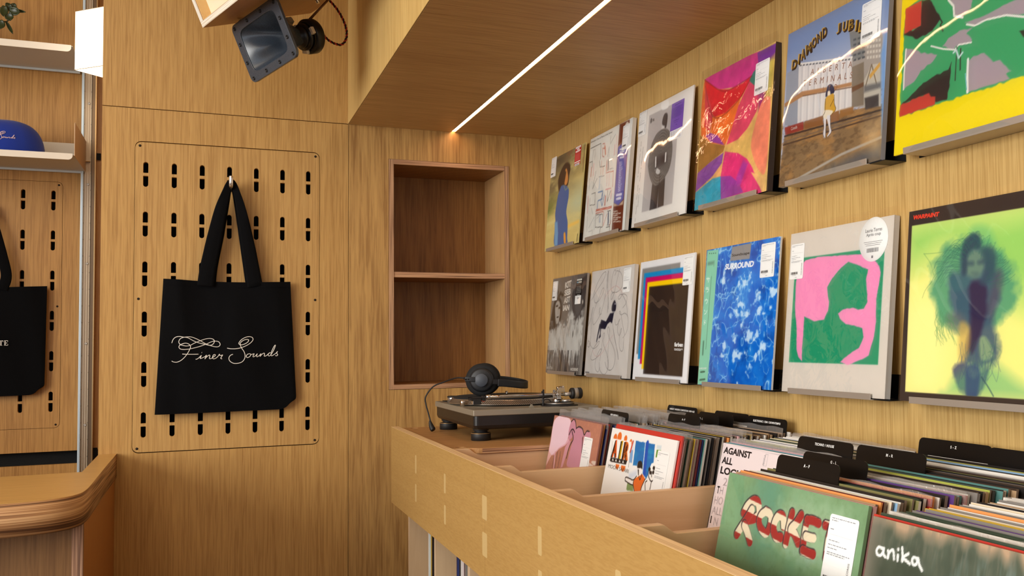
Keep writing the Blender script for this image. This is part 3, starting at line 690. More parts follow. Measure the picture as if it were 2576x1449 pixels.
for fx, fy in ((TX0 + .032, -.680), (TX0 + .032, -.312), (TX1 - .04, -.680), (TX1 - .04, -.312)):
    T_ = Matrix.Translation((fx, fy, 1.0797))
    f_ = put(MB().lathe([(.0001, 0), (.024, 0), (.0262, .001), (.0262, .0185), (.025, .0205), (.0185, .0215), (.0165, .0245), (.021, .0265), (.021, .031), (.0001, .032)], 40, T_).build('foot', M_rub))
    r_ = MB().lathe([(.0262, .0186), (.0268, .019), (.0266, .0198), (.0252, .0206)], 40, T_, caps=False).build('trim_ring', M_brass); r_.parent = f_; 
PC = (-.283, -.470)
Tm = Matrix.Translation((PC[0], PC[1], 1.163))
def strobe_mat():
    m, N, L, B = newmat('platter_strobe_dots')
    tc = N.new('ShaderNodeTexCoord'); sx = N.new('ShaderNodeSeparateXYZ'); mp = N.new('ShaderNodeMapping'); mp.inputs['Location'].default_value = (-PC[0], -PC[1], -1.163)
    L.new(tc.outputs['Object'], mp.inputs[0]); L.new(mp.outputs[0], sx.inputs[0])
    def mt(op, a, b=None):
        q = N.new('ShaderNodeMath'); q.operation = op
        for i, x in enumerate((a, b)):
            if x is None: continue
            if hasattr(x, 'links'): L.new(x, q.inputs[i])
            else: q.inputs[i].default_value = x
        return q.outputs[0]
    ang = mt('ARCTAN2', sx.outputs[1], sx.outputs[0])
    s1 = mt('SINE', mt('MULTIPLY', ang, 180)); s2 = mt('SINE', mt('MULTIPLY', sx.outputs[2], 1400))
    d = mt('GREATER_THAN', mt('MULTIPLY', s1, s2), .12)
    mx = N.new('ShaderNodeMix'); mx.data_type = 'RGBA'; mx.inputs['A'].default_value = (*rgb(44, 40, 36), 1); mx.inputs['B'].default_value = (*rgb(176, 158, 140), 1)
    L.new(d, mx.inputs['Factor']); L.new(mx.outputs['Result'], B.inputs['Base Color']); B.inputs['Metallic'].default_value = .6; B.inputs['Roughness'].default_value = .35
    return m
pt_ = put(MB().lathe([(.14, .001), (.150, .003), (.1665, .0035), (.1665, .0052)], 120, Tm, caps=False).build('platter', M_kn))
sd_ = MB().lathe([(.1662, .0052), (.1585, .0158)], 120, Tm, caps=False).build('strobe_rim', strobe_mat()); sd_.parent = pt_
rm_ = MB().lathe([(.1585, .0158), (.1575, .0175), (.150, .0178), (.0001, .0178)], 120, Tm, caps=False).build('platter_top', M_kn); rm_.parent = pt_
put(MB().lathe([(.1525, .018), (.1535, .0185), (.153, .0210), (.148, .0215), (.0001, .0215)], 96, Tm, caps=False).build('slipmat', plain('black_felt', rgb(20, 19, 19), .95)))
put(MB().lathe([(.0036, .02), (.0036, .034), (.0001, .035)], 16, Tm).build('spindle', M_chrome))
# tonearm: base, gimbal, tube, headshell, counterweight, rest
AY = -.668; AZ = 1.1935
Tb = Matrix.Translation((-.191, AY, 1.163))
ta = put(MB().lathe([(.0001, 0), (.052, 0), (.052, .0015), (.0415, .0018), (.0415, .0075), (.040, .0095), (.028, .0100), (.0001, .0105)], 56, Tb).build('tonearm_base', M_rub))
r_ = MB().lathe([(.0418, .0070), (.0422, .0078), (.0405, .0090), (.030, .0094)], 56, Tb, caps=False).build('height_ring', M_kn); r_.parent = ta
r_ = MB().lathe([(.0001, .010), (.0125, .0102), (.013, .0165), (.0115, .0172), (.0001, .0173)], 28, Matrix.Translation((-.178, AY - .022, 1.163))).build('anti_skate_knob', M_kn); r_.parent = ta
gm = MB().lathe([(.0001, .010), (.012, .010), (.011, .018), (.008, .020), (.0001, .020)], 24, Matrix.Translation((-.198, AY, 1.163)))
gm.box(-.204, -.192, AY - .018, AY - .014, 1.178, 1.206).box(-.204, -.192, AY + .014, AY + .018, 1.178, 1.206).box(-.204, -.192, AY - .018, AY + .018, 1.178, 1.182)
gm.tube([(-.198, AY - .021, AZ + .001), (-.198, AY + .021, AZ + .001)], .0045, 12)
gm.box(-.196, -.176, AY - .006, AY + .006, 1.200, 1.2115).tube([(-.198, AY, 1.211), (-.178, AY, 1.213)], .0045, 10)
put(gm.build('gimbal', M_chrome, bevel=.0008))
arm = catmull([(-.176, AY, AZ), (-.20, AY, AZ), (-.245, AY, AZ), (-.30, AY + .002, AZ), (-.345, AY - .004, AZ), (-.368, AY - .0095, AZ), (-.3835, AY - .004, AZ), (-.392, AY + .001, AZ - .0005)], 6)
put(MB().tube(arm, .0044, 16).build('arm_tube', M_chrome))
put(MB().tube([(-.176, AY, AZ), (-.150, AY, AZ + .001)], .0058, 16).build('arm_stub', M_steel))
cw_m = Matrix.Translation((-.158, AY, AZ + .0018)) @ Matrix.Rotation(math.pi / 2, 4, 'Y')
cw = put(MB().lathe([(.0001, 0), (.0135, 0), (.0155, .002), (.0155, .0085)], 36, cw_m).build('counterweight', M_rub))
r_ = MB().lathe([(.0150, .0085), (.0150, .021), (.0001, .021)], 36, cw_m, caps=False).build('weight_band', M_steel); r_.parent = cw
r_ = MB().lathe([(.0155, .021), (.0155, .030), (.0135, .032), (.0001, .032)], 36, cw_m, caps=False).build('weight_cap', M_rub); r_.parent = cw
put(MB().tube([(-.388, AY, AZ), (-.400, AY + .001, AZ - .001)], .0062, 18).build('headshell_collar', M_chrome))
hs = MB(); hs.box(-.447, -.398, AY - .0095, AY + .0105, AZ - .0035, AZ - .0005).box(-.437, -.415, AY - .008, AY + .009, AZ - .020, AZ - .0035).box(-.412, -.402, AY - .006, AY + .006, AZ - .010, AZ + .003)
hs.box(-.447, -.437, AY - .0085, AY + .0095, AZ - .008, AZ - .0005)
hh_ = put(hs.build('headshell', M_rub, bevel=.001))
r_ = MB().box(-.4385, -.4335, AY - .0075, AY + .006, AZ - .0185, AZ - .010).build('cartridge_front', M_kn); r_.parent = hh_
for dy, cc in ((-.005, rgb(200, 60, 50)), (-.001, rgb(60, 120, 80)), (.003, rgb(220, 220, 220))):
    r_ = MB().tube([(-.415, AY + dy, AZ - .008), (-.408, AY + dy, AZ - .013), (-.402, AY + dy, AZ - .006)], .0006, 5).build('lead_wire', plain('lead_wire', cc, .5)); r_.parent = hh_
rs = MB().tube([(-.2385, AY + .000, 1.163), (-.2385, AY, 1.185)], .003, 10).box(-.2415, -.2365, AY - .006, AY - .0035, 1.185, 1.2085).box(-.2415, -.2365, AY + .0035, AY + .006, 1.185, 1.204).box(-.2415, -.2365, AY - .006, AY + .006, 1.184, 1.188)
put(rs.build('arm_rest', M_rub, bevel=.0006))
put(MB().tube(catmull([(-.236, AY + .01, 1.178), (-.222, AY + .008, 1.181), (-.208, AY + .006, 1.168)], 5), .0013, 8).build('cueing_lever', M_rub))
put(MB().lathe([(.0001, 0), (.0062, 0), (.0062, .015), (.0052, .0162), (.0001, .0163)], 24, Matrix.Translation((-.4375, -.5600, 1.163))).build('target_light', M_chrome))
ad = put(MB().lathe([(.0001, 0), (.0165, 0), (.0165, .0125), (.0145, .0140), (.0001, .0140)], 32, Matrix.Translation((-.140, -.310, 1.163))).build('adapter_disc', M_kn))
st_ = put(MB().lathe([(.0001, .0), (.0175, 0), (.0165, .013), (.0165, .016), (.0001, .0162)], 32, Matrix.Translation((-.418, -.3700, 1.163))).build('power_dial', M_kn))
r_ = MB().lathe([(.0168, .0150), (.0172, .0185), (.015, .0195), (.0001, .0197)], 32, Matrix.Translation((-.418, -.3700, 1.163)), caps=False).build('dial_cap', M_rub); r_.parent = st_
put(MB().box(-.432, -.400, -.330, -.292, 1.163, 1.1655).build('start_button', M_rub, bevel=.0008))
put(MB().box(-.352, -.208, -.7185, -.7090, 1.163, 1.1637).build('pitch_scale', plain('pitch_scale', rgb(120, 112, 98), .5)))
put(MB().prism([(-.2935, 1.1635), (-.2880, 1.1720), (-.2860, 1.1720), (-.2805, 1.1635)], -.718, -.7095, 1).build('pitch_fader', M_sil))

# ================================================================ HEADPHONES leaning on the platter
M_hp = plain('matt_black_plastic', rgb(26, 27, 30), .45)
M_pad = plain('ear_pad', rgb(20, 20, 21), .8, bump=.3)
e, put = root('headphones', (-.37, -.50, 1.185), 'matt black over-ear headphones resting on the turntable platter', 'headphones')
H1 = Vector((-.366, -.500, 1.2325)); ax = Vector((-.34, -.94, .0)).normalized()    # outward axis of the near cup
Mc = Matrix.Translation(H1) @ ax.to_track_quat('Z', 'Y').to_matrix().to_4x4()
put(MB().lathe([(.020, -.030), (.041, -.030), (.0462, -.024), (.0471, -.012), (.044, -.004), (.037, -.001), (.030, 0)], 48, Mc, caps=False).build('ear_pad', M_pad))
c1 = put(MB().lathe([(.0001, -.008), (.034, -.008), (.0345, .002), (.033, .007), (.028, .0095), (.0001, .010)], 48, Mc).build('ear_cup', M_hp))
r_ = MB().lathe([(.0001, .010), (.0190, .010), (.0190, .0175), (.0178, .0188), (.0001, .019)], 40, Mc).build('hub_cap', plain('slate_hub', rgb(66, 71, 80), .5)); r_.parent = c1
H2 = H1 - ax * .074 + Vector((.004, .0, .0)); ax2 = -ax
Mc2 = Matrix.Translation(H2) @ (Vector((.36, .93, .0)).normalized()).to_track_quat('Z', 'Y').to_matrix().to_4x4()
put(MB().lathe([(.020, -.030), (.041, -.030), (.0462, -.024), (.0471, -.012), (.044, -.004), (.037, -.001), (.030, 0)], 40, Mc2, caps=False).build('ear_pad', M_pad))
put(MB().lathe([(.0001, -.008), (.034, -.008), (.0345, .002), (.033, .007), (.028, .0095), (.0001, .010)], 40, Mc2).build('ear_cup', M_hp))
def band(P, w, th, name, mat):
    P = catmull(P, 8); n = len(P)
    def fn(u, v):
        i = min(n - 1, int(round(v * (n - 1)))); t_ = (P[min(i + 1, n - 1)] - P[max(i - 1, 0)]).normalized()
        up = Vector((0, 0, 1)); up = (up - t_ * up.dot(t_)).normalized()
        return P[i] + up * w * (u - .5)
    m_ = MB(); m_.grid(fn, 4, n - 1); o = m_.build(name, mat); so_ = o.modifiers.new('s', 'SOLIDIFY'); so_.thickness = th; so_.offset = 0
    bv = o.modifiers.new('b', 'BEVEL'); bv.width = .0012; bv.segments = 2; bv.limit_method = 'ANGLE'
    return put(o)
o1 = H1 + ax * .012; o2 = H2 - ax * -.0 + Vector((.01, .012, 0))
band([o1 + Vector((-.045, .010, .004)), o1 + Vector((-.030, .004, .003)), o1 + Vector((-.012, 0, .001))], .014, .004, 'yoke_arm', M_hp)
band([o1 + Vector((.006, .0, -.001)), o1 + Vector((.036, -.004, -.006)), o1 + Vector((.060, -.002, -.007))], .015, .004, 'yoke_arm', M_hp)
band([o1 + Vector((.048, -.004, -.008)), o1 + Vector((.090, .0, -.013)), o1 + Vector((.128, .014, -.018)), o1 + Vector((.151, .042, -.018)), o1 + Vector((.144, .078, -.013)), o1 + Vector((.108, .102, -.006)), o1 + Vector((.066, .106, -.002))], .021, .0035, 'headband', M_hp)
for k in (.040, .048): put(MB().lathe([(.0001, 0), (.0022, 0), (.0001, .0004)], 10, Matrix.Translation(o1 + Vector((-k + .004, .006, .003)) + ax * .0024) @ ax.to_track_quat('Z', 'Y').to_matrix().to_4x4()).build('rivet', M_black))
cab = catmull([H1 + Vector((-.046, .006, .006)), H1 + Vector((-.066, .03, .0065)), (-.4554, -.42, 1.2265), (-.482, -.39, 1.212), (-.5015, -.38, 1.183), (-.5005, -.38, 1.160), (-.4955, -.382, 1.1403), (-.4915, -.385, 1.122), (-.489, -.388, 1.110)], 8)
put(MB().tube(cab, .0021, 10).build('cable', M_rub))
put(MB().tube([H1 + Vector((-.034, -.004, .003)), H1 + Vector((-.050, .009, .0062))], [.0052, .003], 14).build('strain_relief', M_rub))
put(MB().tube(catmull([(-.4905, -.386, 1.114), (-.489, -.388, 1.104), (-.4855, -.392, 1.0925), (-.4825, -.396, 1.0865)], 4), [.0026, .0036, .0044, .0050, .0056, .0064, .0070, .0074, .0078, .0080, .0080, .0078, .0066], 14).build('cable_loop_end', M_rub))

# ================================================================ SPEAKER BOX, HORN AND ITS CABLE
e1, e2, e3 = Vector((.38644388, -.91645272, .10380528)), Vector((-.36221635, -.04753233, .9308813)), Vector((.84835793, .39704418, .35020671))
C0 = Vector((-1.1060, -.3946, 2.1977))
MBx = Matrix((( e1.x, e2.x, e3.x, C0.x), (e1.y, e2.y, e3.y, C0.y), (e1.z, e2.z, e3.z, C0.z), (0, 0, 0, 1)))
M_bply = ply('speaker_ply_edge', (rgb(196, 178, 156), rgb(232, 220, 200), rgb(244, 236, 222)), 'y', 300, seed=31)
e = empty('speaker_cabinet', mat=MBx, label='tilted plywood loudspeaker cabinet with pale front, hung at the top', cat='speaker')
LX, LY, LZ, t = .62, .42, .345, .015
def loc(o, par=e): o.parent = par; return o
M_boxw = wood('speaker_box_ply', rgb(196, 150, 100), rgb(170, 124, 78), 'x', fine=60, contrast=.5, seed=52)
loc(MB().box(0, LX, 0, t, .0012, LZ).build('bottom_board', M_boxw))
loc(MB().box(0, t, t, LY, .0012, LZ).build('side_board', M_boxw)); loc(MB().box(LX - t, LX, t, LY, .0012, LZ).build('side_board', M_boxw))
loc(MB().box(0, LX, LY, LY + t, .0012, LZ).build('top_board', M_boxw)); loc(MB().box(t, LX - t, t, LY, LZ - t, LZ).build('back_board', M_boxw))
loc(MB().box(0, LX, 0, t, 0, .0012).build('ply_rim', M_bply)); loc(MB().box(0, LX, LY, LY + t, 0, .0012).build('ply_rim', M_bply))
M_px = ply('speaker_ply_edge_x', (rgb(206, 196, 182), rgb(232, 224, 210), rgb(242, 236, 226)), 'x', 300, seed=33)
for xa in (0, LX - t): loc(MB().box(xa, xa + t, t, LY, 0, .0012).build('ply_rim', M_px))
loc(MB().box(t, LX - t, t, LY, .030, .040).build('baffle', wood('pale_birch_baffle', rgb(246, 234, 208), rgb(232, 214, 182), 'x', fine=50, contrast=.5, seed=60)))
fi = MB().box(t, t + .002, t, LY, .003, .030).box(t, LX - t, t, t + .002, .003, .030); loc(fi.build('rebate_face', wood('rebate_ply', rgb(232, 196, 136), rgb(214, 172, 112), 'x', fine=60, contrast=.5, seed=61)))
loc(MB().lathe([(.12, .029), (.128, .024), (.136, .029)], 48, Matrix.Translation((.33, .22, 0)), caps=False).build('woofer_ring', M_blkmet))
loc(MB().lathe([(.0001, .050), (.03, .048), (.035, .060), (.11, .028)], 48, Matrix.Translation((.33, .22, 0)), caps=False).build('woofer_cone', plain('paper_cone', rgb(44, 42, 42), .8)))
for k, (px_, pz_) in enumerate(((.15, .35), (.45, .35))):
    loc(MB().tube([(px_, LY + t, .2), (px_ - .3, LY + .45, .25)], .003, 8).build('hanging_wire', M_steel))

h1, h2, h3 = Vector((.4627835, -.87032305, .16843164)), Vector((-.36026868, -.011033, .93278334)), Vector((.80981533, .492414, .31894763))
HC = Vector((-.9536, -.4582, 2.1606))
MH = Matrix(((h1.x, h2.x, h3.x, HC.x), (h1.y, h2.y, h3.y, HC.y), (h1.z, h2.z, h3.z, HC.z), (0, 0, 0, 1)))
e = empty('horn_tweeter', mat=MH, label='square dark grey horn tweeter with black compression driver, under the cabinet', cat='horn speaker')
M_horn = plain('grey_horn_plastic', rgb(58, 66, 76), .27, bump=.10, bscale=1200, spec=.9)
Wx, Wy = .220, .1624
def horn(k, s):     # mouth (s=0) rounded rectangle with pinched walls -> narrow throat (s=1)
    a = 2 * math.pi * k
    hx_, hy_ = Wx / 2 - .024, Wy / 2 - .021
    c, s_ = math.cos(a), math.sin(a)
    p = 7 - 2.5 * s
    q = (abs(c) ** p + abs(s_) ** p) ** (-1 / p)
    rx = .010 + (hx_ - .010) * (1 - s) ** 1.25; ry = .012 + (hy_ - .012) * (1 - s) ** .92
    wob = 1 - .20 * math.cos(2 * a) ** 2 * math.sin(math.pi * min(1, s * 1.6)) * (1 if abs(c) > abs(s_) else .5)
    return Vector((c * q * rx * wob, s_ * q * ry * wob, .128 * s))
b = MB(); b.grid(lambda u, v: horn(u, v), 96, 28); loc(b.build('horn_flare', M_horn), e)
def back(u, v):
    p_ = horn(u, .12 + .88 * v); return Vector((p_.x * 1.06, p_.y * 1.06, p_.z + .003))
b = MB(); b.grid(back, 64, 14); loc(b.build('horn_shell', M_horn), e)
ol = [rrect(-Wx / 2, Wx / 2, -Wy / 2, Wy / 2, .017, 6), [tuple(horn(k / 96, 0).xy) for k in range(96)]]
vs, fs = holed(ol, .0075, .0008)
loc(MB().add([(x, y, z - .0015) for x, y, z in vs], fs).build('flange', M_horn), e)
for bx_, by_ in [(x, y) for x in (-.0965, -.033, .033, .0965) for y in (-.0705, .0705)] + [(x, y) for x in (-.0985, .0985) for y in (-.026, .026)]:
    loc(MB().lathe([(.0052, 0), (.0052, -.0022), (.0034, -.0028), (.0030, -.0012), (.0001, -.0012)], 14, Matrix.Translation((bx_, by_, -.0015)), caps=False).build('bolt', M_blkmet), e)
loc(MB().box(-.010, .008, 0, 0, 0, 0).build('x', M_horn), e) if False else None
lg = MB(); lg.box(-.012, .012, -.0755, -.0655, -.0018, -.0012); loc(lg.build('badge', M_ink), e)
Td = Matrix.Identity(4)
loc(MB().lathe([(.016, .104), (.024, .118), (.030, .120), (.030, .128), (.026, .130)], 36, Td, caps=False).build('throat_adapter', plain('black_casting', rgb(20, 20, 20), .4)), e)
dr = loc(MB().lathe([(.0001, .128), (.0365, .128), (.0375, .134), (.0375, .140)], 48, Td).build('driver_front', plain('driver_black', rgb(22, 22, 24), .3, .3)), e)
loc(MB().lathe([(.040, .140), (.040, .1455), (.0375, .147)], 48, Td, caps=False).build('driver_gasket', plain('driver_gold', rgb(120, 104, 76), .3, .8)), e)
loc(MB().lathe([(.0001, .143), (.046, .143), (.0485, .146), (.0485, .166), (.046, .170), (.0001, .171)], 56, Td).build('driver_magnet', plain('driver_magnet', rgb(26, 25, 26), .35, .2)), e)
for a in (35, 155, 275):
    lgv = MB().box(-.010, .010, .030, .046, .131, .142, M=Matrix.Rotation(math.radians(a), 4, 'Z')); loc(lgv.build('mount_lug', plain('cream_lug', rgb(214, 200, 176), .5), bevel=.002), e)
tm = MB().box(-.012, .010, .048, .066, .112, .130, M=Matrix.Rotation(math.radians(20), 4, 'Z')); tb = loc(tm.build('terminal_block', plain('terminal_grey', rgb(150, 142, 130), .5), bevel=.002), e)
# bracket to the cabinet underside and hanger rods
br = MB().box(-.080, -.068, .0700, .0855, .006, .0085).box(-.080, -.068, .0845, .0865, .006, .055)
loc(br.build('bracket', M_blkmet, bevel=.0008), e)
iv = MH.inverted()
def W2H(p): return iv @ Vector(p)
M_rod = plain('brown_rod', rgb(128, 92, 58), .4, .5)
for off in (0, .011):
    top_ = MBx @ Vector((.165 + off * 1.4, -.004, .315))
    loc(MB().tube([W2H((-.846 + off * .4, -.392, 2.238)), W2H(top_)], .0021, 8).build('hanger_rod', M_rod), e)
loc(MB().tube([W2H(MBx @ Vector((.150, -.016, .275))), W2H(MBx @ Vector((.150, -.001, .275)))], [.005, .007], 12).build('wing_nut', M_chrome), e)
# twisted red and black cable
path = catmull([(-.806, -.300, 2.262), (-.788, -.292, 2.2535), (-.768, -.290, 2.235), (-.7480, -.290, 2.2255), (-.7290, -.292, 2.2245), (-.7170, -.296, 2.2420), (-.7165, -.300, 2.2660), (-.7270, -.304, 2.2960), (-.7460, -.308, 2.3250), (-.772, -.315, 2.350), (-.80, -.325, 2.38), (-.82, -.33, 2.44)], 14)
e, put = root('speaker_cable', (-.74, -.3, 2.2245), 'twisted red and black speaker cable looping beside the horn', 'cable')
for ph, nm, cc in ((0, 'red_strand', rgb(186, 48, 34)), (math.pi, 'black_strand', rgb(24, 20, 20))):
    pts = []; s_acc = 0
    for i, p in enumerate(path):
        if i: s_acc += (p - path[i - 1]).length
        t_ = (path[min(i + 1, len(path) - 1)] - path[max(0, i - 1)]).normalized(); nn = t_.cross(Vector((0, 1, 0))).normalized(); bb = t_.cross(nn)
        th = s_acc * 2 * math.pi / .017 + ph
        pts.append(p + (nn * math.cos(th) + bb * math.sin(th)) * .0019)
    put(MB().tube(pts, .0021, 8).build(nm, plain(nm, cc, .6, bump=.3)))
# ================================================================ RECORD COVERS: painter
def vnoise(N, fx, fy, seed):
    rs = np.random.RandomState(seed); g = rs.rand(int(fy) + 3, int(fx) + 3)
    x = np.linspace(0, fx, N); y = np.linspace(0, fy, N)
    xi = x.astype(int); yi = y.astype(int); tx = (x - xi); ty = (y - yi); tx = tx * tx * (3 - 2 * tx); ty = ty * ty * (3 - 2 * ty)
    a = g[np.ix_(yi, xi)]; b = g[np.ix_(yi, xi + 1)]; c = g[np.ix_(yi + 1, xi)]; d = g[np.ix_(yi + 1, xi + 1)]
    return (a * (1 - tx) + b * tx) * (1 - ty)[:, None] + (c * (1 - tx) + d * tx) * ty[:, None]
def fnoise(N, fx, fy, seed, oct=4):
    s = 0; t = 0
    for k in range(oct): s = s + vnoise(N, fx * 2 ** k, fy * 2 ** k, seed + k) / 1.8 ** k; t += 1 / 1.8 ** k
    return s / t
class Art:
    """a flat print on an N x N grid, u to the right, v up; shapes are given in the field of the
    study picture (crop origin and scale) and rectified to the square cover"""
    def __init__(s, N, quad, crop, bg):
        s.N = N; s.c = np.ones((N, N, 3)) * (np.array(bg) / 255.0)
        s.U, s.V = np.meshgrid(np.linspace(0, 1, N), np.linspace(0, 1, N))
        x0, y0, k = crop; q = [((x - x0) * k, (y - y0) * k) for x, y in quad]
        A = []; B = []
        for (x, y), (u, v) in zip(q, ((0, 1), (1, 1), (1, 0), (0, 0))):
            A += [[x, y, 1, 0, 0, 0, -u * x, -u * y], [0, 0, 0, x, y, 1, -v * x, -v * y]]; B += [u, v]
        s.H = np.append(np.linalg.solve(np.array(A), np.array(B)), 1).reshape(3, 3); s.raw = False; s.texts = []
    def m(s, P):
        if s.raw: return [tuple(p[:2]) for p in P]
        o = []
        for p in P:
            w = s.H @ np.array([p[0], p[1], 1]); o.append((w[0] / w[2], w[1] / w[2]))
        return o
    def put(s, mask, col, al=1.0):
        mask = np.clip(mask * al, 0, 1)[..., None]; col = np.array(col) / 255.0
        s.c = s.c * (1 - mask) + col * mask
    def sdf(s, P):
        P = np.array(P); U, V = s.U, s.V; d = np.full(U.shape, 1e9); ins = np.zeros(U.shape, bool); n = len(P)
        for i in range(n):
            a, b = P[i], P[(i + 1) % n]; e = b - a; wx, wy = U - a[0], V - a[1]
            t = np.clip((wx * e[0] + wy * e[1]) / (e @ e + 1e-12), 0, 1)
            d = np.minimum(d, (wx - e[0] * t) ** 2 + (wy - e[1] * t) ** 2)
            cnd = ((a[1] > V) != (b[1] > V)); 
            with np.errstate(divide='ignore', invalid='ignore'): xx = a[0] + (V - a[1]) * e[0] / (e[1] if e[1] else 1e-12)
            ins ^= cnd & (U < xx)
        return np.where(ins, -1, 1) * np.sqrt(d)
    def poly(s, P, col, soft=0, al=1, smooth=False, rough=0, seed=1):
        P = s.m(P)
        if smooth: P = [(p.x, p.y) for p in catmull(P, 5, True)]
        d = s.sdf(P)
        if rough: d = d + (vnoise(s.N, 40, 40, seed) - .5) * rough
        k = max(soft, .8 / s.N); s.put(.5 - d / (2 * k), col, al); return s
    def line(s, P, w, col, soft=0, al=1, smooth=False):
        P = s.m(P)
        if smooth: P = [(p.x, p.y) for p in catmull(P, 6)]
        U, V = s.U, s.V; d = np.full(U.shape, 1e9)
        for a, b in zip(P[:-1], P[1:]):
            a = np.array(a); e = np.array(b) - a; wx, wy = U - a[0], V - a[1]
            t = np.clip((wx * e[0] + wy * e[1]) / (e @ e + 1e-12), 0, 1)
            d = np.minimum(d, (wx - e[0] * t) ** 2 + (wy - e[1] * t) ** 2)
        k = max(soft, .7 / s.N); s.put((w / 2 + k / 2 - np.sqrt(d)) / k, col, al); return s
    def ell(s, cx, cy, rx, ry, col, soft=0, al=1, rot=0):
        U, V = s.U - cx, s.V - cy; c, q = math.cos(rot), math.sin(rot)
        x, y = (U * c + V * q) / rx, (-U * q + V * c) / ry; d = (np.sqrt(x * x + y * y) - 1) * min(rx, ry)
        k = max(soft, .7 / s.N); s.put(.5 - d / (2 * k), col, al); return s
    def text(s, t, u0, v0, w, h, col, bold=0, shear=0, rot=0, sp=1):
        s.texts.append((t, u0, v0, w, h, col, bold, shear, rot, sp)); return s
    def tq(s, t, BL, BR, TL, col, bold=0, shear=0, sp=1):
        """text placed by three corners of its box"""
        (u0, v0), (u1, v1), (u2, v2) = s.m([BL, BR, TL])
        w, h = math.hypot(u1 - u0, v1 - v0), math.hypot(u2 - u0, v2 - v0)
        return s.text(t, u0, v0, w, h, col, bold, shear, math.atan2(v1 - v0, u1 - u0), sp)
    def build(s, name, size, z, par, mat, rot_quad=None):
        N = s.N; b = MB()
        me = bpy.data.meshes.new(name)
        co = np.stack([s.U * size, s.V * size, np.full(s.U.shape, z)], -1).reshape(-1, 3)
        i = np.arange(N * N).reshape(N, N); q = np.stack([i[:-1, :-1], i[:-1, 1:], i[1:, 1:], i[1:, :-1]], -1).reshape(-1, 4)
        cols = linarr(s.c).reshape(-1, 3)
        V = [tuple(r) for r in co]; Fc = [tuple(int(k) for k in r) for r in q]; C = list(map(tuple, cols))
        for t, u0, v0, w, h, col, bold, shear, rot, sp in s.texts:
            tv, tf, asp = text_mesh(t, bold, shear, sp); n0 = len(V); cr, sr = math.cos(rot), math.sin(rot); cl = rgb(*col)
            for x, y in tv:
                X, Y = x * w, y * h; V.append(((u0 + X * cr - Y * sr) * size, (v0 + X * sr + Y * cr) * size, z + .00025)); C.append(cl)
            Fc += [tuple(k + n0 for k in f) for f in tf]
        me.from_pydata(V, [], Fc)
        at = me.color_attributes.new('Col', 'FLOAT_COLOR', 'POINT')
        at.data.foreach_set('color', np.concatenate([np.array(C, dtype=np.float32), np.ones((len(C), 1), np.float32)], 1).ravel())
        me.materials.append(mat); me.update()
        o = bpy.data.objects.new(name, me); COL.objects.link(o); o.parent = par; return o

